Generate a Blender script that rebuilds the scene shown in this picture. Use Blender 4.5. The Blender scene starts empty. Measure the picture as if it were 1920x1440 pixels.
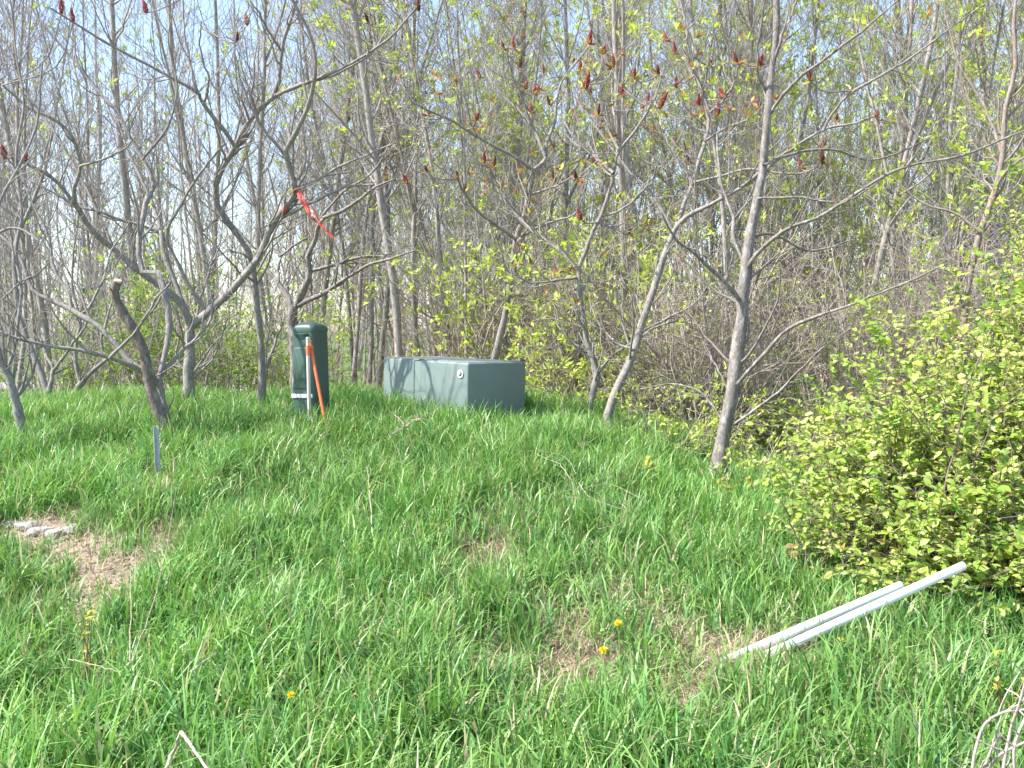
import bpy, bmesh, math, random
import numpy as np
from mathutils import Vector, Matrix

rng = np.random.default_rng(11)
random.seed(4)
scene = bpy.context.scene
COL = scene.collection
D = bpy.data
R = math.radians

# ------------------------------------------------------------------ camera
F = 1884.0                      # focal length in photo pixels (1920 wide)
HOR = 615.0                     # eye level row in the photo
EYE = 1.6
PITCH = math.atan((720.0 - HOR) / F)
cam = D.cameras.new("camera")
cam.sensor_width = 36.0
cam.lens = F / 1920 * 36.0
cam.clip_start = 0.05
cam.clip_end = 2000
cam_o = D.objects.new("camera", cam)
COL.objects.link(cam_o)
cam_o.location = (0, 0, EYE)
cam_o.rotation_euler = (math.pi / 2 - PITCH, 0, 0)
scene.camera = cam_o
CP, SP = math.cos(PITCH), math.sin(PITCH)


def at(px, py, d):
    """world point seen at photo pixel (px, py) at distance d along +Y"""
    u = (px - 960.0) / F
    v = -(py - 720.0) / F
    yy = CP + v * SP
    zz = -SP + v * CP
    s = d / yy
    return np.array([u * s, d, EYE + zz * s])


def smooth_interp(xs, ys, lo, hi, k):
    g = np.linspace(lo, hi, 4000)
    v = np.interp(g, xs, ys)
    w = max(3, int(k / (g[1] - g[0])))
    ker = np.hanning(w + 2)[1:-1]
    ker /= ker.sum()
    vp = np.pad(v, (w, w), mode='edge')
    v2 = np.convolve(vp, ker, mode='same')[w:-w]
    return g, v2


_gy, _gm = smooth_interp([-5, 3.5, 5, 6, 7.5, 9, 10.2, 12, 14, 17, 60],
                         [0, 0, .07, .17, .37, .565, .65, .63, .34, 0.02, 0], -10, 60, 1.4)
_gx, _gl = smooth_interp([-30, -14, -7, -4, -1, .2, 1.0, 1.9, 3, 5, 30],
                         [.15, .35, .85, 1.0, 1, 1, .86, .46, .16, .06, .05], -30, 30, .9)


def gz(x, y):
    x = np.asarray(x, float)
    y = np.asarray(y, float)
    m = np.interp(y, _gy, _gm) * np.interp(x, _gx, _gl)
    far = -0.2 * np.clip((y - 12) / 12, 0, 1)
    b = .018 * np.sin(2.3 * x + 1.1 * y) + .015 * np.sin(3.7 * y - 1.9 * x + 1) + .01 * np.sin(7.1 * x + 2) * np.sin(6.3 * y)
    b2 = .10 * np.sin(.31 * x + .5) * np.sin(.23 * y + 1.2) * np.clip((y - 16) / 10, 0, 1)
    return m + far + b + b2


def hit(px, py):
    """ground point under a photo pixel"""
    lo = 1.5
    for d in np.arange(1.5, 80, .04):
        p = at(px, py, d)
        if p[2] < gz(p[0], p[1]):
            return np.array([p[0], p[1], float(gz(p[0], p[1]))])
    return at(px, py, 40)


def above(px, py, h):
    """distance at which the ray of a photo pixel is h above the ground"""
    for d in np.arange(1.5, 40, .02):
        p = at(px, py, d)
        if p[2] - float(gz(p[0], p[1])) < h:
            return float(d)
    return 40.0


# ------------------------------------------------------------------ object helpers
def tag(o, label=None, cat=None, group=None, kind=None):
    if label:
        o['label'] = label
    if cat:
        o['category'] = cat
    if group:
        o['group'] = group
    if kind:
        o['kind'] = kind
    return o


def empty(name, loc, rz=0.0):
    o = D.objects.new(name, None)
    COL.objects.link(o)
    o.location = [float(c) for c in loc]
    o.rotation_euler = (0, 0, rz)
    o.empty_display_size = .1
    return o


def link(name, me, parent=None, world=True):
    """link a mesh whose coordinates are world ones (world=True) under a parent at its location"""
    o = D.objects.new(name, me)
    COL.objects.link(o)
    if parent is not None:
        o.parent = parent
        if world:
            off = -Vector(parent.location)
            me.transform(Matrix.Translation(off))
    return o


def copy_tree(o, parent=None):
    c = o.copy()
    COL.objects.link(c)
    c.parent = parent
    for ch in list(o.children):
        copy_tree(ch, c)
    return c


def np_mesh(name, V, faces, mat, col=None, smooth=True):
    """faces: list of int arrays (k, n) with n = 3 or 4"""
    me = D.meshes.new(name)
    V = np.asarray(V, np.float32)
    me.vertices.add(len(V))
    me.vertices.foreach_set("co", V.ravel())
    loops = np.concatenate([f.ravel() for f in faces]).astype(np.int32)
    tot = np.concatenate([np.full(len(f), f.shape[1], np.int32) for f in faces])
    st = np.concatenate([[0], np.cumsum(tot)[:-1]]).astype(np.int32)
    me.loops.add(len(loops))
    me.loops.foreach_set("vertex_index", loops)
    me.polygons.add(len(tot))
    me.polygons.foreach_set("loop_start", st)
    if smooth:
        me.polygons.foreach_set("use_smooth", np.ones(len(tot), bool))
    me.update(calc_edges=True)
    if col is not None:
        a = me.attributes.new("col", 'FLOAT_COLOR', 'POINT')
        c4 = np.ones((len(V), 4), np.float32)
        c4[:, :3] = col
        a.data.foreach_set("color", c4.ravel())
    me.materials.append(mat)
    return me


def norm(a):
    return a / np.maximum(np.linalg.norm(a, axis=-1, keepdims=True), 1e-9)


class Tubes:
    def __init__(s):
        s.b = []

    def add(s, P, rad, sides=4, col=(.3, .27, .25), cap=False):
        """P (C, n, 3), rad (C, n), col (3,) or (C, 3)"""
        P = np.asarray(P, float)
        if P.ndim == 2:
            P = P[None]
            rad = np.asarray(rad, float)[None]
        if len(P) == 0:
            return
        c = np.asarray(col, float)
        if c.ndim == 1:
            c = np.tile(c, (len(P), 1))
        s.b.append((P, np.asarray(rad, float), sides, c))

    def mesh(s, name, mat):
        Vs, Fs, Cs = [], [], []
        base = 0
        for P, rad, k, c in s.b:
            C, n, _ = P.shape
            T = np.gradient(P, axis=1)
            T = norm(T)
            mt = norm(T.mean(1))
            ref = np.where(np.abs(mt[:, 2:3]) < .75, np.array([[0, 0, 1.]]), np.array([[1., .13, 0]]))
            U = norm(np.cross(T, ref[:, None, :]))
            W = np.cross(T, U)
            a = np.linspace(0, 2 * np.pi, k, endpoint=False)
            rv = rad[:, :, None, None] * np.ones((1, 1, k, 1))
            if k >= 9:
                rv = rv * (1 + .07 * rng.normal(size=rv.shape))
            V = P[:, :, None, :] + rv * (np.cos(a)[None, None, :, None] * U[:, :, None, :] + np.sin(a)[None, None, :, None] * W[:, :, None, :])
            Vs.append(V.reshape(-1, 3))
            Cs.append(np.repeat(c, n * k, axis=0))
            i = base + (np.arange(C)[:, None, None] * n + np.arange(n - 1)[None, :, None]) * k + np.arange(k)[None, None, :]
            j = base + (np.arange(C)[:, None, None] * n + np.arange(n - 1)[None, :, None]) * k + (np.arange(k)[None, None, :] + 1) % k
            q = np.stack([i, j, j + k, i + k], -1).reshape(-1, 4)
            Fs.append(q)
            base += C * n * k
        return np_mesh(name, np.concatenate(Vs), Fs, mat, np.concatenate(Cs))


# leaf templates: (along, across, up), faces
LEAF4 = (np.array([[0, 0, 0], [.45, .5, .12], [1, 0, -.05], [.45, -.5, .12]]), [np.array([[0, 2, 1], [0, 3, 2]])])
_o = []
for a_, w_ in ((0.0, .04), (.2, .36), (.45, .5), (.72, .36), (1.0, .0)):
    _o.append((a_, w_))
LEAFO = (np.array([[0, 0, 0], [.22, .38, .10], [.22, 0, .02], [.22, -.38, .10], [.52, .5, .12], [.52, 0, 0.02], [.52, -.5, .12],
                   [.8, .3, .03], [.8, 0, -.05], [.8, -.3, .03], [1.06, 0, -.16]]),
         [np.array([[0, 2, 1], [0, 3, 2], [7, 8, 10], [8, 9, 10]]),
          np.array([[1, 2, 5, 4], [2, 3, 6, 5], [4, 5, 8, 7], [5, 6, 9, 8]])])


class Leaves:
    def __init__(s):
        s.b = []

    def add(s, pos, dirs, up, length, width, col, tpl=LEAF4):
        s.b.append((np.asarray(pos, float), np.asarray(dirs, float), np.asarray(up, float), np.asarray(length, float), np.asarray(width, float), np.asarray(col, float), tpl))

    def mesh(s, name, mat):
        Vs, Fs, Cs = [], [], []
        base = 0
        for pos, d, up, L, W, col, (T, FF) in s.b:
            n = len(pos)
            if n == 0:
                continue
            d = norm(d)
            side = norm(np.cross(d, up))
            nn = np.cross(side, d)
            V = pos[:, None, :] + (L[:, None, None] * T[None, :, 0:1]) * d[:, None, :] + (W[:, None, None] * T[None, :, 1:2]) * side[:, None, :] + (W[:, None, None] * T[None, :, 2:3]) * nn[:, None, :]
            Vs.append(V.reshape(-1, 3))
            m = len(T)
            Cs.append(np.repeat(col, m, axis=0))
            for f in FF:
                Fs.append((base + np.arange(n)[:, None, None] * m + f[None]).reshape(-1, f.shape[1]))
            base += n * m
        return np_mesh(name, np.concatenate(Vs), Fs, mat, np.concatenate(Cs), smooth=False)


# ------------------------------------------------------------------ materials
def new_mat(name):
    m = D.materials.new(name)
    m.use_nodes = True
    nt = m.node_tree
    b = nt.nodes["Principled BSDF"]
    return m, nt, b


def N(nt, t, **kw):
    n = nt.nodes.new(t)
    for k, v in kw.items():
        if k in n.inputs.keys():
            n.inputs[k].default_value = v
        else:
            setattr(n, k, v)
    return n


def rgba(c):
    return (c[0], c[1], c[2], 1)


def mix_rgb(nt, fac, a, b, mode='MIX'):
    n = nt.nodes.new("ShaderNodeMix")
    n.data_type = 'RGBA'
    n.blend_type = mode
    for sock, v in ((n.inputs[0], fac), (n.inputs[6], a), (n.inputs[7], b)):
        if hasattr(v, 'is_linked') or isinstance(v, bpy.types.NodeSocket):
            nt.links.new(v, sock)
        elif isinstance(v, (int, float)):
            sock.default_value = v
        else:
            sock.default_value = rgba(v)
    return n.outputs[2]


def ramp(nt, fac, stops):
    r = nt.nodes.new("ShaderNodeValToRGB")
    e = r.color_ramp.elements
    while len(e) < len(stops):
        e.new(.5)
    for el, (p, c) in zip(e, stops):
        el.position = p
        el.color = rgba(c) if len(c) == 3 else c
    nt.links.new(fac, r.inputs[0])
    return r.outputs[0]


def bark_mat(name, lichen=(.42, .42, .38), amount=.5, scale=18):
    m, nt, b = new_mat(name)
    at_ = N(nt, "ShaderNodeAttribute", attribute_name="col")
    tc = N(nt, "ShaderNodeTexCoord")
    mp = N(nt, "ShaderNodeMapping")
    mp.inputs['Scale'].default_value = (1, 1, .45)
    nt.links.new(tc.outputs['Object'], mp.inputs[0])
    n1 = N(nt, "ShaderNodeTexNoise", Scale=scale, Detail=6.0, Roughness=.65)
    nt.links.new(mp.outputs[0], n1.inputs['Vector'])
    n2 = N(nt, "ShaderNodeTexNoise", Scale=scale * 3.3, Detail=4.0, Roughness=.6)
    nt.links.new(mp.outputs[0], n2.inputs['Vector'])
    dark = mix_rgb(nt, 1.0, at_.outputs['Color'], ramp(nt, n2.outputs[0], [(.3, (.55, .53, .52)), (.65, (1.2, 1.18, 1.15))]), 'MULTIPLY')
    k = ramp(nt, n1.outputs[0], [(.5, (0, 0, 0)), (.66, (amount, amount, amount))])
    c = mix_rgb(nt, k, dark, lichen)
    nt.links.new(c, b.inputs['Base Color'])
    b.inputs['Roughness'].default_value = .85
    b.inputs['Specular IOR Level'].default_value = .25
    bp = N(nt, "ShaderNodeBump", Strength=.5, Distance=.01)
    nt.links.new(n2.outputs[0], bp.inputs['Height'])
    nt.links.new(bp.outputs[0], b.inputs['Normal'])
    return m


def leaf_mat(name, trans=.4, rough=.5, spec=.35):
    m, nt, b = new_mat(name)
    at_ = N(nt, "ShaderNodeAttribute", attribute_name="col")
    nt.links.new(at_.outputs['Color'], b.inputs['Base Color'])
    b.inputs['Roughness'].default_value = rough
    b.inputs['Specular IOR Level'].default_value = spec
    tr = N(nt, "ShaderNodeBsdfTranslucent")
    c = mix_rgb(nt, 1.0, at_.outputs['Color'], (1.05, 1.1, .65), 'MULTIPLY')
    nt.links.new(c, tr.inputs[0])
    mx = N(nt, "ShaderNodeMixShader")
    mx.inputs[0].default_value = trans
    nt.links.new(b.outputs[0], mx.inputs[1])
    nt.links.new(tr.outputs[0], mx.inputs[2])
    nt.links.new(mx.outputs[0], nt.nodes["Material Output"].inputs[0])
    return m


def paint_mat(name, c, rough=.45, var=.12, scale=9, bump=.0, spec=.5, dirt=None):
    m, nt, b = new_mat(name)
    tc = N(nt, "ShaderNodeTexCoord")
    n1 = N(nt, "ShaderNodeTexNoise", Scale=scale, Detail=5.0, Roughness=.6)
    nt.links.new(tc.outputs['Object'], n1.inputs['Vector'])
    lo = tuple(x * (1 - var) for x in c)
    hi = tuple(x * (1 + var) for x in c)
    col = ramp(nt, n1.outputs[0], [(.3, lo), (.7, hi)])
    if dirt:
        n2 = N(nt, "ShaderNodeTexNoise", Scale=scale * 3.7, Detail=6.0, Roughness=.75)
        nt.links.new(tc.outputs['Object'], n2.inputs['Vector'])
        k = ramp(nt, n2.outputs[0], [(.56, (0, 0, 0)), (.74, (.6, .6, .6))])
        col = mix_rgb(nt, k, col, dirt)
    nt.links.new(col, b.inputs['Base Color'])
    rr = N(nt, "ShaderNodeMapRange")
    rr.inputs['To Min'].default_value = rough - .08
    rr.inputs['To Max'].default_value = rough + .12
    nt.links.new(n1.outputs[0], rr.inputs[0])
    nt.links.new(rr.outputs[0], b.inputs['Roughness'])
    b.inputs['Specular IOR Level'].default_value = spec
    if bump:
        bp = N(nt, "ShaderNodeBump", Strength=bump, Distance=.02)
        nt.links.new(n1.outputs[0], bp.inputs['Height'])
        nt.links.new(bp.outputs[0], b.inputs['Normal'])
    return m


M_BARK = bark_mat("bark_sumac", (.29, .295, .27), .75)
M_BARKP = bark_mat("bark_pale", (.38, .36, .34), .85, 22)
M_BARKW = bark_mat("bark_woods", (.36, .35, .33), .5, 9)
M_TWIG = bark_mat("bark_twig", (.40, .38, .36), .3, 30)
M_LEAF = leaf_mat("leaf_spring", .45)
M_BUSH = leaf_mat("leaf_bush", .45, .42, .45)
M_GRASS = leaf_mat("grass_blade", .33, .42, .42)
M_STRAW = leaf_mat("straw", .15, .7, .2)
M_CONE = paint_mat("fruit_red", (.26, .05, .045), .85, .4, 60)
M_CONEB = paint_mat("fruit_brown", (.12, .04, .03), .9, .4, 60)
M_CAB = paint_mat("cabinet_green", (.155, .205, .190), .45, .05, 5, .0, .5, (.17, .22, .20))
M_CABTOP = paint_mat("cabinet_top", (.17, .195, .188), .6, .12, 12, 0, .4, (.33, .34, .32))
M_GAP = paint_mat("seam_dark", (.02, .03, .03), .8, .1)
M_PED = paint_mat("pedestal_green", (.048, .095, .074), .36, .14, 5, .25, .5)
M_WHITE = paint_mat("white_plastic", (.78, .78, .78), .45, .05, 14, 0, .4, (.6, .58, .52))
M_PVC = paint_mat("pvc_pipe", (.88, .87, .88), .4, .04, 20, 0, .45)
M_INNER = paint_mat("pvc_inside", (.42, .42, .44), .6, .05, 20)
M_ORANGE = paint_mat("orange_plastic", (.80, .165, .05), .45, .1, 14)
M_OCHRE = paint_mat("worn_ochre", (.62, .24, .05), .55, .2, 40)
M_STEEL = paint_mat("galvanised", (.42, .43, .44), .5, .18, 40)
M_WOODST = paint_mat("stake_wood", (.52, .48, .43), .7, .15, 25)
M_CUT = paint_mat("cut_wood", (.55, .42, .27), .8, .2, 30)
M_REDBIT = paint_mat("red_bark", (.32, .07, .03), .8, .3, 30)
M_STONE = paint_mat("stone", (.36, .35, .33), .9, .25, 14, .6, .2, (.5, .47, .42))
M_TAPE = paint_mat("red_tape", (.66, .075, .055), .4, .1, 20)
M_YELL = leaf_mat("dandelion_yellow", .2)
M_LOCK = paint_mat("bolt_metal", (.62, .64, .62), .35, .1, 30)


def ground_mat():
    m, nt, b = new_mat("ground")
    tc = N(nt, "ShaderNodeTexCoord")
    n1 = N(nt, "ShaderNodeTexNoise", Scale=2.2, Detail=5.0, Roughness=.6)
    n2 = N(nt, "ShaderNodeTexNoise", Scale=38.0, Detail=6.0, Roughness=.7)
    mp = N(nt, "ShaderNodeMapping")
    mp.inputs['Scale'].default_value = (3.0, 1, 1)
    mp.inputs['Rotation'].default_value = (0, 0, .6)
    nt.links.new(tc.outputs['Object'], n1.inputs['Vector'])
    nt.links.new(tc.outputs['Object'], mp.inputs[0])
    nt.links.new(mp.outputs[0], n2.inputs['Vector'])
    thatch = ramp(nt, n2.outputs[0], [(.28, (.07, .05, .035)), (.5, (.24, .18, .12)), (.72, (.42, .35, .25))])
    soil = ramp(nt, n2.outputs[0], [(.3, (.10, .075, .055)), (.7, (.30, .235, .18))])
    c1 = mix_rgb(nt, ramp(nt, n1.outputs[0], [(.4, (0, 0, 0)), (.62, (1, 1, 1))]), thatch, soil)
    at_ = N(nt, "ShaderNodeAttribute", attribute_name="col")      # red: bare dirt, green: lawn, blue: leaf litter
    sep = N(nt, "ShaderNodeSeparateColor")
    nt.links.new(at_.outputs['Color'], sep.inputs[0])
    dirt = ramp(nt, n2.outputs[0], [(.25, (.22, .165, .125)), (.55, (.46, .37, .29)), (.8, (.60, .51, .42))])
    c2 = mix_rgb(nt, sep.outputs[0], c1, dirt)
    lawn = ramp(nt, n2.outputs[0], [(.3, (.05, .11, .02)), (.7, (.13, .24, .05))])
    c3 = mix_rgb(nt, sep.outputs[1], c2, lawn)
    litter = ramp(nt, n2.outputs[0], [(.28, (.08, .06, .045)), (.5, (.22, .165, .12)), (.74, (.36, .29, .22))])
    c4 = mix_rgb(nt, sep.outputs[2], c3, litter)
    nt.links.new(c4, b.inputs['Base Color'])
    b.inputs['Roughness'].default_value = .95
    b.inputs['Specular IOR Level'].default_value = .1
    bp = N(nt, "ShaderNodeBump", Strength=.8, Distance=.03)
    nt.links.new(n2.outputs[0], bp.inputs['Height'])
    nt.links.new(bp.outputs[0], b.inputs['Normal'])
    return m


# ------------------------------------------------------------------ ground
def axis(lo, hi, step, far_lo, far_hi):
    core = np.arange(lo, hi + 1e-6, step)
    out = [hi + step]
    s = step
    while out[-1] < far_hi:
        s *= 1.22
        out.append(out[-1] + s)
    inn = [lo - step]
    s = step
    while inn[-1] > far_lo:
        s *= 1.22
        inn.append(inn[-1] - s)
    return np.concatenate([np.array(inn[::-1]), core, np.array(out)])


# bare / thin spots of the turf: photo pixel, across radius (m), depth radius (m), strength
THIN = [(40, 1002, .24, .26, 1.15), (92, 1016, .25, .34, 1.15), (142, 1042, .23, .44, 1.15), (185, 1078, .22, .54, 1.15), (292, 1042, .19, .42, 1.1),
        (228, 1118, .22, .62, 1.15), (1352, 1252, .20, .34, 1.0), (1400, 1246, .18, .30, .95), (1450, 1240, .18, .28, .85), (1500, 1215, .16, .25, .6),
        (293, 922, .20, .42, 1.1), (150, 975, .3, .12, .7), (310, 1000, .18, .2, .6),
        (1060, 1200, .17, .34, .93), (1045, 1150, .2, .3, .75), (1150, 1130, .22, .3, .8), (1250, 1160, .22, .3, .65), (1310, 1230, .22, .3, .93),
        (1250, 1190, .2, .25, .6), (1350, 1262, .18, .2, .7), (890, 1255, .16, .3, .85), (930, 1285, .14, .25, .8), (900, 985, .30, .5, .72), (910, 1060, .3, .5, .62), (985, 1090, .26, .4, .6),
        (1075, 1270, .14, .25, .8), (1300, 1350, .14, .3, .8), (1260, 1300, .14, .25, .7), (1100, 1060, .24, .4, .6), (1060, 1330, .2, .2, .45),
        (1690, 1280, .16, .25, .75), (1140, 1250, .2, .3, .5), (860, 1130, .14, .3, .5), (1180, 960, .25, .4, .4), (660, 1180, .15, .25, .35), (1640, 1330, .2, .3, .35),
        (1010, 1400, .2, .2, .35), (1480, 1250, .25, .2, .5)]
THINW = [(hit(a, b), rx, ry, s * (1 if i < 6 else .82)) for i, (a, b, rx, ry, s) in enumerate(THIN)]


def thin(x, y):
    keep = np.ones_like(x)
    for p, rx, ry, s in THINW:
        keep *= np.clip(1 - s * np.exp(-(((x - p[0]) / (rx * .84)) ** 2 + ((y - p[1]) / (ry * .84)) ** 2)), 0, 1)
    return keep


TUFT = hit(240, 1050)
_thin0 = thin


def thin(x, y):
    t = np.exp(-(((x - TUFT[0]) / .10) ** 2 + ((y - TUFT[1] - .02) / .15) ** 2))
    return np.maximum(_thin0(x, y), np.clip(t * 1.3, 0, 1))


def dirt_at(x, y):
    k = np.zeros_like(x)
    for p, rx, ry, s in THINW[:6]:
        k = np.maximum(k, s * np.exp(-(((x - p[0]) / (rx * 1.1)) ** 2 + ((y - p[1]) / (ry * 1.1)) ** 2)))
    return np.clip(k * 1.3, 0, 1)


gx = axis(-8, 8, .13, -420, 420)
gy = axis(1.5, 17, .13, -60, 600)
GX, GY = np.meshgrid(gx, gy)
GZ = gz(GX, GY)
V = np.stack([GX, GY, GZ], -1).reshape(-1, 3)
nx, ny = len(gx), len(gy)
i0 = (np.arange(ny - 1)[:, None] * nx + np.arange(nx - 1)[None]).ravel()
fq = np.stack([i0, i0 + 1, i0 + nx + 1, i0 + nx], -1)
gc = np.zeros((len(V), 3))
gc[:, 0] = dirt_at(V[:, 0], V[:, 1])
wood = np.clip((V[:, 1] - 11.2 - .35 * np.clip(-V[:, 0] - 1, 0, 6) + .9 * np.clip(V[:, 0] - .6, 0, 3)) / .8, 0, 1)
lawn = np.clip((V[:, 1] - 12.5) / 2, 0, 1) * np.clip((-V[:, 0] - 3.0 - .0 * V[:, 1]) / 2, 0, 1)
gc[:, 1] = lawn * .85
gc[:, 2] = wood * (1 - lawn) * .9
ground = link("ground", np_mesh("ground", V, [fq], ground_mat(), gc))
tag(ground, "uneven grassy ground of the mound and the woods behind it", "ground", kind="structure")

# gravel road far behind the left trees
rx_ = np.linspace(-60, -7.5, 80)
mid = 31 + .05 * (rx_ + 12) + 1.2 * np.sin(rx_ * .06)
wv = []
for k, off in enumerate((-1.6, -1.5, 1.5, 1.6)):
    yy = mid + off
    zz = gz(rx_, yy) + (.03 if k in (1, 2) else -.05)
    wv.append(np.stack([rx_, yy, zz], -1))
wv = np.stack(wv, 1)
nv = wv.reshape(-1, 3)
i0 = (np.arange(79)[:, None] * 4 + np.arange(3)[None]).ravel()
road = link("gravel_road", np_mesh("gravel_road", nv, [np.stack([i0, i0 + 4, i0 + 5, i0 + 1], -1)], paint_mat("gravel", (.30, .29, .29), .95, .25, 30, .5, .1)))
tag(road, "grey gravel road seen low between the trunks at far left", "road", kind="structure")


# ------------------------------------------------------------------ growth
def resample(P, n, smooth=True):
    P = np.asarray(P, float)
    if smooth and len(P) > 2:
        Q = []
        E = np.vstack([2 * P[0] - P[1], P, 2 * P[-1] - P[-2]])
        for i in range(1, len(E) - 2):
            p0, p1, p2, p3 = E[i - 1:i + 3]
            for t in np.linspace(0, 1, 9)[:-1]:
                Q.append(.5 * ((2 * p1) + (-p0 + p2) * t + (2 * p0 - 5 * p1 + 4 * p2 - p3) * t * t + (-p0 + 3 * p1 - 3 * p2 + p3) * t ** 3))
        Q.append(P[-1])
        P = np.array(Q)
    s = np.concatenate([[0], np.cumsum(np.linalg.norm(np.diff(P, axis=0), axis=1))])
    u = np.linspace(0, s[-1], n)
    return np.stack([np.interp(u, s, P[:, k]) for k in range(3)], -1)


def lengths(P):
    return np.linalg.norm(np.diff(P, axis=1), axis=2).sum(1)


def spawn(P, rad, dens, t0, t1, ang, lng, rr, n, wob, up, rcap=1.0, rend=.35, g=rng, lenpow=0.0, cap_kids=60):
    """children of the branches P (C, n, 3): dens per metre, angle range (deg), length range (m)"""
    L = lengths(P) * (t1 - t0)
    k = np.minimum(g.poisson(dens * L), cap_kids)
    idx = np.repeat(np.arange(len(P)), k)
    m = len(idx)
    if m == 0:
        return np.zeros((0, n, 3)), np.zeros((0, n))
    t = g.uniform(t0, t1, m)
    f = t * (P.shape[1] - 1)
    i = np.minimum(f.astype(int), P.shape[1] - 2)
    w = (f - i)[:, None]
    A, B = P[idx, i], P[idx, i + 1]
    start = A * (1 - w) + B * w
    r0 = rad[idx, i] * (1 - w[:, 0]) + rad[idx, i + 1] * w[:, 0]
    T = norm(B - A)
    rnd = norm(g.normal(size=(m, 3)))
    side = norm(rnd - (rnd * T).sum(1, keepdims=True) * T)
    side[:, 2] = np.where(side[:, 2] < 0, side[:, 2] * .5, side[:, 2])
    a = np.radians(g.uniform(ang[0], ang[1], m))[:, None]
    d = norm(np.cos(a) * T + np.sin(a) * norm(side))
    ln = g.uniform(lng[0], lng[1], m) * (1 - .55 * t) if lenpow else g.uniform(lng[0], lng[1], m)
    rc = np.minimum(r0 * rr, rcap)
    out = np.zeros((m, n, 3))
    out[:, 0] = start
    p = start
    upv = np.array([0, 0, 1.0])
    for s in range(1, n):
        d = norm(d + wob * g.normal(size=(m, 3)) + up * upv)
        p = p + d * (ln / (n - 1))[:, None]
        out[:, s] = p
    tt = np.linspace(1, rend, n)[None]
    return out, rc[:, None] * tt


def tip_leaves(lv, P, frac, nper, size, cols, spread=.7, g=rng, upb=.3, tpl=LEAF4, wr=.42):
    """clusters of leaflets at the ends of twigs"""
    sel = g.random(len(P)) < frac
    Q = P[sel]
    if len(Q) == 0:
        return
    tip = Q[:, -1]
    d = norm(Q[:, -1] - Q[:, -2])
    k = nper
    pos = np.repeat(tip, k, axis=0) + g.normal(size=(len(tip) * k, 3)) * size[0] * .35
    dd = norm(np.repeat(d, k, axis=0) * .5 + g.normal(size=(len(pos), 3)) * spread + np.array([0, 0, upb * .4]))
    up = norm(np.array([0, 0, 1.0]) + g.normal(size=(len(pos), 3)) * .5)
    L = g.uniform(size[0], size[1], len(pos))
    c = np.asarray(cols)
    ci = c[g.integers(0, len(c), len(pos))] * g.uniform(.8, 1.2, (len(pos), 1))
    lv.add(pos, dd, up, L, L * wr, ci, tpl)


LIME = [(.54, .62, .13), (.46, .57, .10), (.60, .64, .18), (.40, .52, .10)]
GREEN = [(.16, .27, .05), (.22, .34, .06), (.28, .38, .08)]
RUST = [(.34, .16, .09), (.42, .20, .12), (.30, .17, .07), (.40, .30, .10)]

# ------------------------------------------------------------------ traced sumac trees
# limb: (pixels, width px at start, width px at end, depth at start, depth at end)
SUM = []


def fruit_mesh(name, mat, seed):
    g = np.random.default_rng(seed)
    n = 80
    V, Fs = [], []
    octv = np.array([[1, 0, 0], [-1, 0, 0], [0, 1, 0], [0, -1, 0], [0, 0, 1], [0, 0, -1]], float)
    octf = np.array([[0, 2, 4], [2, 1, 4], [1, 3, 4], [3, 0, 4], [2, 0, 5], [1, 2, 5], [3, 1, 5], [0, 3, 5]])
    for i in range(n):
        h = (i + .5) / n
        rr = .034 * (math.sin(math.pi * min(1, h * .85 + .15)) ** .8) * (1 - .35 * h) * g.uniform(.6, 1.2)
        a = i * 2.4
        c = np.array([rr * math.cos(a), rr * math.sin(a), h * .15])
        V.append(octv * g.uniform(.009, .015) + c)
        Fs.append(octf + 6 * i)
    V = np.concatenate(V)
    me = np_mesh(name, V, [np.concatenate(Fs)], mat)
    return me


FRUIT = [fruit_mesh("fruit_cone_red", M_CONE, 3), fruit_mesh("fruit_cone_dark", M_CONEB, 5)]


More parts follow.
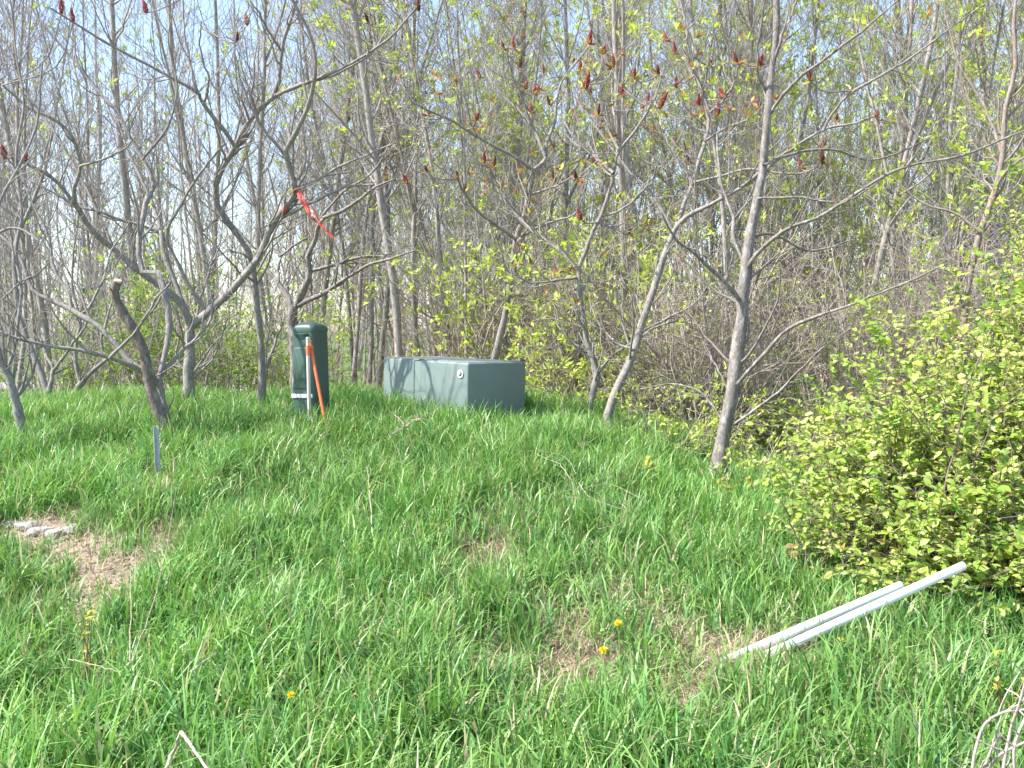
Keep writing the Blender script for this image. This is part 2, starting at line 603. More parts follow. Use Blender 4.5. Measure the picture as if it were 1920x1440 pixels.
def traced_tree(name, label, cat, limbs, group=None, col=(.262, .238, .22), mat=M_BARK, dens=5.0, twig=(.35, 1.2), fine=1.25, leaf=None, fruit=(), seed=1, up=.13, nolow=.25, plus_base=True, d3=3.0):
    g = np.random.default_rng(seed)
    P, Rd = [], []
    for li, (pix, w0, w1, d0, d1) in enumerate(limbs):
        n = len(pix)
        ds = np.linspace(d0, d1, n)
        pts = np.array([at(x, y, d) for (x, y), d in zip(pix, ds)])
        if li == 0 and plus_base:
            b = pts[0].copy()
            step = pts[1] - pts[0]
            b[0] -= step[0] * .3
            b[2] = gz(b[0], b[1]) - .12
            if pts[0][2] - b[2] > .02:
                pts = np.vstack([b, pts])
        q = resample(pts, 26)
        jit = g.normal(size=q.shape) * .006
        jit[0] = 0
        jit[:, 2] *= .4
        jit = (jit + np.roll(jit, 1, 0) + np.roll(jit, -1, 0)) / 2
        jit[0] = 0
        q = q + jit
        rr = np.linspace(w0 * .9, w1 * .85, 26) * .5 * np.linspace(d0, d1, 26) / F
        kn = g.normal(size=26)
        rr = rr * (1 + .06 * kn + .07 * (np.roll(kn, 1) + np.roll(kn, -1)) / 2)
        if li == 0:
            rr[:4] *= np.array([1.5, 1.25, 1.1, 1.03])
        P.append(q)
        Rd.append(rr)
    P0, R0 = np.array(P), np.array(Rd)
    root = empty(name, (P0[0, 0, 0], P0[0, 0, 1], float(gz(P0[0, 0, 0], P0[0, 0, 1]))))
    tag(root, label, cat, group)
    tb = Tubes()
    tb.add(P0, R0, 9, col)
    # fruit: a twig from the closest limb point up to the cone
    cones = []
    fr_P, fr_R = [], []
    flat = P0[:, 6:].reshape(-1, 3)
    fr = R0[:, 6:].reshape(-1)
    for (fx, fy, dark) in fruit:
        uvx = 960 + flat[:, 0] / flat[:, 1] * F
        vvy = HOR - (flat[:, 2] - EYE) / flat[:, 1] * F
        dd = (uvx - fx) ** 2 + np.where(vvy > fy - 4, 1, 6) * (vvy - fy) ** 2
        j = int(np.argmin(dd))
        d = flat[j, 1] + g.uniform(-.35, .35)
        e = at(fx, fy + 16, d)
        s = flat[j]
        midp = (s + e) / 2 + np.array([(e[0] - s[0]) * .2, 0, -.12 * np.linalg.norm(e - s)])
        fr_P.append(resample(np.array([s, midp, e]), 8))
        r0 = min(fr[j] * .6, .011)
        fr_R.append(np.linspace(max(r0, .007), .005, 8))
        cones.append((e, dark, norm(e - midp)))
    L1, r1 = spawn(P0, R0, dens, nolow, 1.0, (25, 65), twig, .55, 8, .16, up, .014, .4, g, 1)
    # leader twigs continuing limb ends
    if fr_P:
        L1 = np.concatenate([L1, np.array(fr_P)])
        r1 = np.concatenate([r1, np.array(fr_R)])
    L2, r2 = spawn(L1, r1, 4.2 * fine, .15, 1.0, (25, 65), (.15, .5), .6, 6, .18, up, .007, .45, g)
    L3, r3 = spawn(L2, r2, d3 * fine, .2, 1.0, (25, 65), (.08, .28), .65, 4, .2, up, .004, .5, g)
    Ls, rs = spawn(P0, R0, 1.6, .1, .85, (40, 80), (.02, .07), .45, 4, .1, .05, .009, .8, g)
    tb.add(Ls, rs, 6, col)
    trunk = link("trunk", tb.mesh("trunk", mat), root)
    t2 = Tubes()
    c1 = np.array(col) * 1.0
    t2.add(L1, r1, 5, c1)
    t2.add(L2, np.maximum(r2, .0024), 4, c1 * 1.05)
    t2.add(L3, np.maximum(r3, .0019), 3, c1 * 1.1)
    link("crown", t2.mesh("crown", M_TWIG), root)
    if leaf:
        lv = Leaves()
        frac, nper, size, cols = leaf
        tip_leaves(lv, L2, frac, nper, size, cols, g=g)
        tip_leaves(lv, L3, frac * .6, nper, size, cols, g=g)
        if cones:
            ce = np.repeat(np.array([c[0] for c in cones]), 9, axis=0)
            dd = norm(g.normal(size=ce.shape) * np.array([1, 1, .5]) + np.array([0, 0, .5]))
            LL = g.uniform(.05, .11, len(ce))
            lv.add(ce - np.array([0, 0, .01]), dd, norm(g.normal(size=ce.shape) + np.array([0, 0, 1])), LL, LL * .28, np.array(RUST + [(.42, .40, .12)])[g.integers(0, 5, len(ce))] * g.uniform(.8, 1.2, (len(ce), 1)))
        link("leaves", lv.mesh("leaves", M_LEAF), root)
    for e, dark, dr in cones:
        o = D.objects.new("fruit_cone", FRUIT[1 if dark else 0])
        COL.objects.link(o)
        o.parent = root
        o.location = Vector(e) - root.location
        q = Vector(dr * .5 + np.array([0, 0, 1.3]) + g.normal(size=3) * .22).to_track_quat('Z', 'X')
        o.rotation_euler = q.to_euler()
        s = float(g.uniform(.48, .82)) * (.8 if dark else 1)
        o.scale = (s * .9, s * .9, s * float(g.uniform(.95, 1.5)))
    return root


SG = "bare sumac trees along the crest of the mound"
# A: forked tree left of the pedestal
traced_tree("sumac_tree", "forked grey sumac whose two limbs spread in a wide V above a short straight trunk", "tree", [
    ([(352, 758), (354, 690), (357, 606)], 26, 22, 10.3, 10.3),
    ([(357, 612), (340, 572), (312, 545), (270, 514), (225, 475), (190, 450), (165, 420), (145, 390), (115, 350), (85, 325), (50, 308), (22, 294)], 18, 6, 10.3, 9.3),
    ([(358, 612), (385, 592), (420, 560), (455, 520), (480, 490), (495, 455), (512, 418), (540, 385), (556, 356), (545, 320), (535, 290), (545, 268), (565, 230), (580, 190), (590, 150), (592, 110), (580, 60), (560, 20), (545, -10)], 18, 6, 10.3, 9.2),
    ([(138, 378), (140, 350), (150, 312), (140, 270), (128, 248), (100, 225), (50, 200), (5, 160)], 9, 4, 9.6, 9.0),
    ([(556, 356), (600, 335), (640, 310), (690, 290), (740, 268)], 7, 3, 9.81, 9.6),
    ([(512, 418), (560, 392), (600, 372), (650, 350), (700, 345)], 9, 4, 9.93, 9.6),
    ([(356, 606), (333, 543), (307, 473), (303, 433), (290, 390), (262, 330), (235, 270), (215, 200)], 11, 4, 10.3, 10.9),
    ([(390, 588), (360, 543), (322, 475), (313, 440), (333, 393), (360, 347), (385, 310), (420, 270)], 10, 4, 10.3, 10.0),
    ([(304, 440), (267, 423), (227, 413), (187, 397), (143, 387), (100, 362), (40, 330)], 7, 3, 10.6, 10.2),
    ([(150, 312), (190, 300), (230, 280), (250, 262)], 6, 3, 9.4, 9.0),
    ([(366, 600), (388, 520), (410, 470), (425, 440)], 6, 3, 10.3, 10.8),
    ([(536, 292), (510, 262), (478, 215), (455, 160), (440, 100)], 7, 3, 9.69, 9.4),
], SG, seed=21, fruit=[(10, 282, 0), (45, 290, 0), (138, 24, 0), (115, 10, 0)])
# B: stem by the pedestal with the S-curve
traced_tree("sumac_tree", "slender sumac with an S-curved grey stem rising just left of the dark green pedestal", "tree", [
    ([(489, 752), (490, 650), (482, 560), (474, 505), (464, 470), (440, 435), (415, 400), (403, 370), (405, 340), (420, 305), (440, 275), (460, 240), (490, 205), (518, 178), (526, 140), (527, 90), (540, 50), (556, 0)], 17, 7, 10.8, 9.6),
    ([(440, 275), (420, 245), (380, 190), (370, 172), (300, 135), (210, 85), (150, 50), (95, 15)], 9, 4, 9.9, 8.8),
    ([(370, 172), (355, 110), (345, 50), (343, -10)], 7, 4, 9.5, 9.7),
    ([(516, 180), (560, 160), (600, 145), (640, 128), (690, 100), (740, 63), (783, 10)], 8, 4, 9.7, 9.0),
    ([(520, 176), (570, 158), (640, 135), (700, 95), (730, 50)], 7, 4, 9.7, 10.3),
    ([(382, 195), (393, 150), (375, 100), (380, 40)], 6, 3, 9.5, 9.2),
    ([(527, 95), (500, 50), (470, 0)], 6, 3, 9.6, 9.2),
    ([(490, 735), (500, 690), (512, 650), (530, 610), (533, 585)], 8, 4, 10.8, 11.2),
    ([(512, 645), (500, 610), (495, 570)], 5, 3, 10.9, 11.0),
    ([(486, 590), (470, 545), (455, 500), (450, 450)], 6, 3, 10.8, 11.3),
], SG, seed=22, fruit=[(275, 8, 0), (445, 60, 1), (464, 30, 0), (785, 4, 1), (690, 25, 1)])
# C: sawn-off stub
def stub_tree():
    pix = [(316, 806), (297, 770), (281, 720), (270, 662), (250, 617), (228, 580), (215, 552), (220, 528)]
    pts = np.array([at(x, y, d) for (x, y), d in zip(pix, np.linspace(8.7, 8.6, 8))])
    b = pts[0].copy()
    b[2] = gz(b[0], b[1]) - .1
    q = resample(np.vstack([b, pts]), 40)
    rr = np.linspace(25, 15, 40) * .5 * 8.65 / F
    rr[:4] *= np.array([1.5, 1.25, 1.1, 1.03])
    root = empty("cut_sumac", (b[0], b[1], float(gz(b[0], b[1]))))
    tag(root, "leaning bare sumac trunk sawn off at head height with a pale cut top", "tree", "cut sumac")
    tb = Tubes()
    tb.add(q, rr, 11, (.17, .135, .115))
    link("trunk", tb.mesh("trunk", M_BARK), root)
    d = norm(q[-1] - q[-2])
    bm = bmesh.new()
    bmesh.ops.create_cone(bm, cap_ends=True, segments=18, radius1=rr[-1] * 1.01, radius2=rr[-1] * .93, depth=.018)
    me = D.meshes.new("cut_end")
    bm.to_mesh(me)
    bm.free()
    me.materials.append(M_CUT)
    o = D.objects.new("cut_end", me)
    COL.objects.link(o)
    o.parent = root
    o.location = Vector(q[-1] + d * .006) - root.location
    o.rotation_euler = Vector(d + np.array([0, -.25, .2])).to_track_quat('Z', 'X').to_euler()
    # torn red-brown shoot beside the cut
    t2 = Tubes()
    for k in range(5):
        e = at(204 + 2 * k, 538 + 5 * k, 8.55 + .02 * k)
        s = at(217, 556, 8.6)
        t2.add(resample(np.array([s, (s + e) / 2 + [0, 0, .01], e]), 5), np.linspace(.007, .004, 5), 5, (.38, .06, .03))
    link("torn_bark", t2.mesh("torn_bark", M_TWIG), root)


stub_tree()
# D: low spreading tree behind the stub
traced_tree("sumac_tree", "low spreading sumac behind the sawn-off trunk, its long limbs reaching left", "tree", [
    ([(312, 792), (304, 750), (298, 708)], 22, 17, 8.95, 8.95),
    ([(298, 712), (270, 700), (235, 681), (195, 668), (150, 656), (100, 650), (50, 638), (-20, 618)], 11, 6, 8.95, 8.4),
    ([(285, 704), (250, 684), (215, 645), (185, 612), (150, 590), (130, 580), (85, 560), (62, 540), (45, 500), (20, 460), (-10, 435)], 13, 6, 8.95, 9.3),
    ([(298, 712), (310, 665), (318, 612), (312, 565), (295, 510), (264, 505), (262, 430), (267, 415), (277, 367), (290, 343), (267, 297), (240, 253), (227, 217), (187, 173), (143, 117), (100, 67), (55, 10)], 15, 4, 8.95, 9.6),
    ([(299, 706), (320, 680), (345, 655), (365, 636), (392, 605), (398, 585), (402, 560)], 10, 4, 8.95, 9.4),
    ([(150, 590), (165, 580), (185, 545), (200, 500), (210, 470), (240, 420)], 7, 3, 9.1, 9.6),
    ([(65, 545), (55, 520), (0, 562)], 5, 3, 9.2, 9.0),
    ([(205, 672), (255, 620), (290, 565), (320, 530)], 7, 4, 8.7, 8.4),
    ([(135, 582), (128, 550), (100, 500), (90, 440), (60, 380), (40, 320), (20, 250)], 7, 3, 9.2, 9.6),
    ([(267, 300), (300, 260), (325, 215), (330, 150), (318, 90), (325, 0)], 6, 3, 9.3, 9.0),
    ([(185, 400), (150, 330), (110, 260), (65, 200), (20, 120)], 6, 3, 9.6, 9.9),
], SG, seed=23)
# F: left edge tree
traced_tree("sumac_tree", "thick grey sumac trunk leaning out of the picture at its left edge", "tree", [
    ([(46, 826), (36, 780), (22, 725), (12, 690), (-2, 660), (-30, 620)], 24, 14, 8.5, 8.4),
    ([(14, 692), (28, 650), (33, 600), (40, 540), (30, 470), (42, 400), (30, 300), (45, 200), (30, 100), (20, 0)], 8, 4, 8.5, 8.9),
    ([(-2, 665), (-40, 560), (-30, 470), (0, 380), (40, 300), (70, 230), (80, 120)], 9, 4, 8.4, 8.8),
    ([(-30, 470), (10, 430), (60, 440), (110, 500), (140, 560)], 6, 3, 8.5, 8.3),
], SG, seed=24, col=(.25, .235, .222))
# G, H behind on the left
traced_tree("sumac_tree", "crooked small sumac with two stems between the left edge trunk and the sawn-off one", "tree", [
    ([(95, 762), (82, 722), (68, 680), (52, 640), (40, 600), (28, 530), (30, 450), (60, 380), (90, 300), (105, 200)], 14, 4, 11.8, 12.2),
    ([(92, 735), (100, 695), (88, 668), (75, 630)], 9, 5, 11.8, 12.0),
    ([(100, 695), (118, 672), (140, 640), (160, 610), (170, 560)], 7, 3, 11.8, 11.5),
    ([(40, 600), (20, 570), (-20, 550)], 5, 3, 11.9, 11.8),
], SG, seed=25)
traced_tree("sumac_tree", "short forked sumac low on the crest, its bough leaning right behind the low spreading one", "tree", [
    ([(139, 756), (146, 730), (155, 714)], 16, 13, 12.2, 12.2),
    ([(155, 716), (170, 700), (200, 672), (232, 645), (262, 612), (300, 560), (320, 500)], 9, 3, 12.2, 12.0),
    ([(150, 720), (143, 680), (142, 640), (150, 600), (135, 540), (140, 460), (150, 380)], 8, 3, 12.2, 12.5),
    ([(195, 676), (190, 630), (200, 590), (190, 540)], 6, 3, 12.2, 12.3),
], SG, seed=26)
# I: gnarled pale-topped tree behind the pedestal
traced_tree("gnarled_tree", "gnarled dark-trunked tree with crooked pale boughs directly behind the pedestal", "tree", [
    ([(553, 740), (551, 660), (548, 600), (549, 574)], 20, 22, 11.6, 11.6),
    ([(548, 580), (538, 555), (520, 530), (500, 505), (485, 488), (470, 470)], 14, 5, 11.6, 11.9),
    ([(552, 580), (565, 550), (580, 520), (581, 500), (578, 478), (590, 452), (598, 425), (610, 408), (640, 395), (672, 375), (700, 352), (740, 335)], 15, 4, 11.6, 11.0),
    ([(556, 574), (580, 562), (605, 552), (640, 528), (665, 512), (690, 497), (725, 487), (780, 470)], 10, 4, 11.6, 10.9),
    ([(581, 508), (610, 502), (640, 492), (690, 480), (740, 482)], 8, 3, 11.6, 11.4),
    ([(628, 535), (632, 505), (635, 480), (630, 460)], 6, 3, 11.2, 11.1),
    ([(522, 532), (522, 500), (524, 480), (505, 462)], 7, 4, 11.7, 11.9),
    ([(524, 480), (550, 462), (570, 448), (590, 440)], 6, 3, 11.7, 11.5),
    ([(598, 425), (588, 400), (560, 340), (540, 300), (520, 260)], 6, 3, 11.4, 11.8),
    ([(602, 410), (640, 362), (690, 330), (715, 300), (740, 250)], 6, 3, 11.3, 11.0),
], "gnarled tree", col=(.22, .19, .17), mat=M_BARKP, seed=27, twig=(.3, .9), up=.06)

SR = "fruiting sumac trees around the green cabinet"
traced_tree("sumac_tree", "sumac rising from behind the green cabinet, with dark red fruit cones", "tree", [
    ([(926, 690), (930, 665), (945, 600), (960, 520), (968, 450), (979, 420), (990, 370), (1000, 318)], 17, 11, 11.9, 11.6),
    ([(966, 448), (930, 422), (892, 392), (870, 360), (858, 335)], 8, 4, 11.7, 11.2),
    ([(1000, 320), (960, 292), (905, 262), (850, 228), (800, 207), (770, 190)], 8, 4, 11.6, 11.0),
    ([(1001, 318), (1020, 300), (1024, 270), (1040, 225), (1050, 160), (1085, 110), (1105, 85)], 8, 4, 11.6, 11.9),
    ([(1022, 292), (1000, 240), (965, 200), (920, 150), (900, 100)], 7, 3, 11.6, 12.0),
    ([(968, 455), (1000, 430), (1040, 415), (1080, 400), (1100, 345)], 7, 3, 11.7, 11.2),
    ([(979, 425), (950, 380), (925, 330), (915, 306)], 6, 4, 11.7, 11.4),
    ([(992, 366), (1040, 350), (1075, 330)], 6, 3, 11.6, 11.2),
    ([(1002, 250), (985, 200), (960, 140), (950, 90)], 6, 3, 11.7, 11.4),
], SR, seed=31, leaf=(.28, 6, (.04, .09), RUST),
    fruit=[(995, 195, 0), (1000, 160, 0), (908, 287, 0), (927, 298, 1), (870, 343, 1), (858, 318, 1), (893, 210, 0), (805, 200, 1), (763, 328, 0), (800, 305, 1), (945, 75, 1), (962, 72, 0), (1012, 155, 0), (1040, 322, 1), (1038, 262, 1), (940, 330, 1), (985, 150, 0), (1020, 120, 0), (975, 110, 1), (1030, 180, 0), (900, 130, 0)])
traced_tree("sumac_tree", "slim sumac with a dog-leg stem, first to the right of the green cabinet", "tree", [
    ([(1103, 786), (1112, 735), (1118, 694), (1102, 645), (1093, 590), (1087, 540), (1085, 497)], 15, 11, 10.1, 10.1),
    ([(1086, 500), (1110, 440), (1128, 402), (1150, 325), (1160, 282), (1195, 240), (1228, 185), (1240, 140)], 9, 4, 10.1, 9.6),
    ([(1083, 502), (1040, 462), (1000, 432), (970, 405), (930, 350)], 7, 3, 10.1, 10.6),
    ([(1086, 520), (1050, 525), (1000, 530), (970, 520)], 6, 3, 10.1, 9.8),
    ([(1150, 325), (1110, 290), (1080, 262), (1050, 215)], 7, 3, 9.8, 10.2),
    ([(1121, 700), (1150, 665), (1190, 640), (1232, 612), (1280, 604), (1330, 614)], 6, 3, 10.1, 9.6),
    ([(1160, 280), (1140, 240), (1120, 200), (1098, 160)], 6, 3, 9.7, 10.0),
    ([(1128, 405), (1170, 390), (1220, 340), (1235, 300)], 5, 3, 10, 9.6),
], SR, seed=32, leaf=(.3, 6, (.04, .09), RUST + LIME[:1]),
    fruit=[(1090, 395, 0), (1115, 292, 0), (1135, 215, 0), (1122, 198, 1), (1098, 150, 0), (1106, 162, 0), (1105, 66, 0), (1208, 222, 0), (1222, 233, 0), (1236, 186, 0), (1080, 318, 1), (1180, 423, 1), (1235, 125, 1), (1130, 85, 0), (1150, 110, 0), (1165, 165, 0), (1090, 115, 0), (1190, 130, 1), (1215, 175, 0), (1145, 240, 1)])
traced_tree("sumac_tree", "leaning sumac with a long diagonal trunk, second to the right of the green cabinet", "tree", [
    ([(1136, 796), (1150, 742), (1175, 690), (1190, 650), (1210, 592), (1230, 530), (1250, 470), (1266, 428)], 19, 13, 9.6, 9.7),
    ([(1266, 430), (1290, 405), (1340, 380), (1400, 345), (1422, 325), (1480, 282), (1545, 242), (1600, 232), (1640, 216)], 10, 4, 9.7, 8.9),
    ([(1267, 428), (1278, 395), (1300, 340), (1320, 270), (1330, 220), (1312, 160), (1290, 70), (1275, 0)], 10, 5, 9.7, 10.2),
    ([(1262, 436), (1220, 360), (1180, 322), (1150, 282), (1118, 240), (1085, 190)], 8, 4, 9.7, 10.2),
    ([(1545, 242), (1570, 200), (1600, 170), (1690, 120), (1800, 40), (1850, 5)], 6, 3, 9.0, 8.6),
    ([(1322, 265), (1360, 240), (1400, 225), (1425, 205)], 6, 3, 9.9, 9.6),
    ([(1300, 342), (1350, 330), (1400, 316), (1440, 322), (1500, 325), (1540, 310)], 6, 3, 9.8, 9.2),
    ([(1325, 215), (1350, 195), (1375, 160), (1385, 115)], 6, 3, 10, 9.8),
    ([(1188, 655), (1150, 640), (1120, 600), (1105, 560)], 5, 3, 9.6, 9.9),
    ([(1300, 345), (1270, 300), (1245, 250), (1230, 200)], 5, 3, 9.8, 10.2),
], SR, seed=33, leaf=(.28, 6, (.04, .09), RUST + LIME[:2]),
    fruit=[(1267, 84, 0), (1268, 148, 0), (1285, 266, 1), (1357, 166, 0), (1383, 102, 0), (1420, 188, 0), (1437, 304, 0), (1502, 300, 0), (1645, 208, 0), (1520, 135, 1), (1332, 106, 0), (1540, 265, 0), (1568, 212, 1), (1425, 106, 0), (1543, 290, 1), (1295, 290, 1), (1300, 130, 0), (1310, 180, 0), (1345, 200, 0), (1250, 60, 0)])
# M: tall pale-barked tree
traced_tree("pale_barked_tree", "tall tree with mottled pale grey bark, the stoutest trunk right of the cabinet", "tree", [
    ([(1348, 872), (1360, 800), (1374, 730), (1381, 660), (1390, 600), (1392, 545), (1400, 500), (1410, 430), (1421, 370), (1430, 320), (1436, 220), (1445, 140), (1455, 60), (1455, -30)], 33, 12, 8.3, 8.5),
    ([(1388, 566), (1365, 535), (1330, 502), (1300, 475), (1278, 460), (1262, 438), (1240, 400)], 10, 4, 8.35, 8.0),
    ([(1400, 515), (1412, 482), (1470, 432), (1540, 405), (1620, 350), (1700, 312), (1800, 292), (1920, 245)], 9, 4, 8.4, 7.7),
    ([(1376, 726), (1430, 666), (1480, 615), (1540, 590), (1600, 570), (1700, 528), (1760, 500)], 9, 4, 8.3, 7.6),
    ([(1374, 796), (1450, 742), (1500, 690), (1560, 640), (1600, 615)], 7, 3, 8.3, 7.7),
    ([(1438, 222), (1480, 162), (1545, 112), (1600, 70), (1692, -5)], 8, 4, 8.45, 8.0),
    ([(1446, 130), (1470, 60), (1500, -10)], 7, 4, 8.5, 8.8),
    ([(1398, 508), (1375, 440), (1372, 400), (1350, 330), (1345, 250)], 9, 4, 8.4, 8.9),
    ([(1408, 445), (1450, 440), (1520, 470), (1600, 450)], 6, 3, 8.4, 8.8),
    ([(1432, 310), (1480, 290), (1560, 280), (1640, 300), (1740, 260)], 6, 3, 8.4, 9.0),
    ([(1441, 180), (1420, 130), (1425, 60), (1435, 0)], 7, 4, 8.5, 8.2),
    ([(1372, 745), (1345, 690), (1320, 640)], 5, 3, 8.3, 8.5),
    ([(1362, 800), (1320, 740), (1260, 720), (1200, 730)], 5, 2.5, 8.3, 8.8),
    ([(1421, 372), (1500, 370), (1580, 378), (1650, 340)], 5, 3, 8.4, 8.0),
], "pale barked tree", col=(.20, .178, .165), mat=M_BARKP, seed=34, dens=3.0, leaf=(.09, 5, (.03, .06), LIME), nolow=.15)
# N: right edge tree behind the bush
traced_tree("woodland_tree", "tree with a crooked brown trunk emerging above the yellow-green bush at right", "tree", [
    ([(1800, 760), (1812, 560), (1838, 435), (1862, 370), (1880, 300), (1885, 210), (1905, 130), (1900, 40), (1910, -30)], 18, 8, 9.6, 9.8),
    ([(1850, 400), (1880, 330), (1925, 290)], 8, 4, 9.7, 9.5),
    ([(1880, 290), (1850, 210), (1800, 120), (1770, 20)], 8, 3, 9.7, 10.2),
    ([(1838, 435), (1790, 400), (1730, 380), (1670, 330)], 6, 3, 9.6, 9.9),
    ([(1888, 200), (1930, 120), (1960, 40)], 6, 3, 9.8, 9.6),
], "trees at the woods edge", col=(.25, .20, .17), seed=35, leaf=(.30, 6, (.04, .09), LIME), dens=3.2)


# ------------------------------------------------------------------ woods: kinds built once, copied
def tall_variant(seed, H, r, leafy, low=.22, lcols=LIME, dens1=5.0):
    g = np.random.default_rng(seed)
    n = 26
    p = np.zeros(3)
    d = norm(np.array([g.normal() * .07, g.normal() * .07, 1]))
    pts = [p]
    for i in range(n - 1):
        d = norm(d + g.normal(size=3) * .035 + np.array([0, 0, .06]))
        p = p + d * H / (n - 1)
        pts.append(p)
    P0 = np.array(pts)[None]
    R0 = np.linspace(r, r * .14, n)[None] * (1 + .03 * g.normal(size=(1, n)))
    R0[0, :2] *= np.array([1.5, 1.12])
    # a fork leader or two
    F1, f1 = spawn(P0, R0, .28, .25, .7, (14, 28), (H * .35, H * .55), .7, 14, .05, .10, r * .6, .2, g)
    L1, r1 = spawn(P0, R0, dens1, low, 1.0, (32, 68), (.8, 2.2), .42, 9, .13, .12, .018, .25, g, 1, 90)
    if len(F1):
        Lb, rb = spawn(F1, f1, 3.2, .15, 1.0, (30, 60), (.6, 1.8), .5, 9, .09, .14, .02, .25, g, 1)
        L1 = np.concatenate([L1, Lb])
        r1 = np.concatenate([r1, rb])
    L2, r2 = spawn(L1, r1, 4.6, .15, 1.0, (25, 60), (.25, .9), .55, 6, .13, .10, .008, .4, g)
    L3, r3 = spawn(L2, r2, 4.8, .1, 1.0, (25, 60), (.12, .42), .6, 4, .16, .10, .005, .5, g)
    tb = Tubes()
    c = np.array((.325, .295, .27))
    tb.add(P0, R0, 9, c)
    if len(F1):
        tb.add(F1, f1, 7, c)
    t2 = Tubes()
    t2.add(L1, r1, 5, c * 1.1)
    t2.add(L2, np.maximum(r2, .0032), 3, c * 1.25)
    t2.add(L3, np.maximum(r3, .0028), 3, c * 1.3)
    lv = Leaves()
    tip_leaves(lv, L3, leafy * .34, 7, (.05, .105), lcols, g=g)
    tip_leaves(lv, L2, leafy * .45, 8, (.05, .115), lcols, g=g)
    return tb.mesh("woods_trunk", M_BARKW), t2.mesh("woods_crown", M_TWIG), (lv.mesh("woods_leaves", M_LEAF) if lv.b else None)


def shrub_variant(seed, H, stems, leafy, cols, col=(.37, .32, .265), size=(.03, .06), spread=.2):
    g = np.random.default_rng(seed)
    n = 12
    m = stems
    st = np.zeros((m, 3))
    st[:, :2] = g.normal(size=(m, 2)) * .14
    d = norm(np.concatenate([g.normal(size=(m, 2)) * spread, np.ones((m, 1))], 1))
    ln = g.uniform(.5, 1.05, m) * H
    P = np.zeros((m, n, 3))
    P[:, 0] = st
    p = st
    for i in range(1, n):
        d = norm(d + g.normal(size=(m, 3)) * .10)
        p = p + d * (ln / (n - 1))[:, None]
        P[:, i] = p
    R0 = g.uniform(.008, .017, (m, 1)) * np.linspace(1, .3, n)[None]
    L1, r1 = spawn(P, R0, 4.5, .12, 1.0, (25, 75), (.3, 1.1), .6, 7, .15, .04, .008, .4, g, 1)
    L2, r2 = spawn(L1, r1, 5.0, .1, 1.0, (25, 70), (.12, .5), .65, 5, .18, .04, .005, .5, g)
    L3, r3 = spawn(L2, r2, 2.5, .1, 1.0, (25, 70), (.08, .25), .65, 4, .18, .04, .004, .5, g)
    t0 = Tubes()
    t0.add(P, R0, 6, col)
    t2 = Tubes()
    c = np.array(col)
    t2.add(L1, r1, 4, c * 1.1)
    t2.add(L2, np.maximum(r2, .0024), 3, c * 1.15)
    t2.add(L3, np.maximum(r3, .0022), 3, c * 1.2)
    lv = Leaves()
    if leafy:
        tip_leaves(lv, L2, leafy, 5, size, cols, g=g)
        tip_leaves(lv, L3, leafy, 4, size, cols, g=g)
    return t0.mesh("shrub_stems", M_TWIG), t2.mesh("shrub_twigs", M_TWIG), (lv.mesh("shrub_leaves", M_LEAF) if lv.b else None)


def make_plant(name, meshes, label, cat, group, partnames=("trunk", "crown", "leaves")):
    root = empty(name, (0, 0, 0))
    tag(root, label, cat, group)
    for pn, me in zip(partnames, meshes):
        if me is not None:
            o = D.objects.new(pn, me)
            COL.objects.link(o)
            o.parent = root
    return root


TALL = [tall_variant(101, 12.5, .066, .22), tall_variant(102, 11.5, .052, .6), tall_variant(103, 13, .08, .14),
        tall_variant(104, 10.5, .038, .75), tall_variant(105, 12, .044, .35), tall_variant(106, 9.5, .032, .95, .12),
        tall_variant(107, 12.5, .055, .25, .3), tall_variant(108, 8.0, .024, .6, .10), tall_variant(109, 7.0, .020, .22, .08)]
TALLB = [tall_variant(101, 12.5, .066, .05), tall_variant(102, 11.5, .052, .09), tall_variant(103, 13, .08, .03),
         tall_variant(104, 10.5, .038, .13), tall_variant(105, 12, .044, .06), tall_variant(106, 9.5, .032, .16, .12),
         tall_variant(107, 12.5, .055, .06, .3), tall_variant(108, 8.0, .024, .08, .10), tall_variant(109, 7.0, .020, .04, .08)]


def kind_for(v, x, d):
    return (("tall", v), TALL[v]) if x / d * F + 960 > 760 else (("tallb", v), TALLB[v])


PROTO = {}


def place(kind, meshes, name, x, y, s, rz, label, cat, group, tilt=0.0, sink=.06, parts=("trunk", "crown", "leaves")):
    key = kind
    key = (key, name)
    if key not in PROTO:
        PROTO[key] = make_plant(name, meshes, label, cat, group, parts)
        o = PROTO[key]
    else:
        o = copy_tree(PROTO[key])
    o.location = (x, y, float(gz(x, y)) - sink)
    o.rotation_euler = (tilt * math.sin(rz * 3), tilt * math.cos(rz * 2), rz)
    o.scale = (s, s, s)
    tag(o, label, cat, group)
    return o


def px_x(px, d):
    return (px - 960.0) / F * d


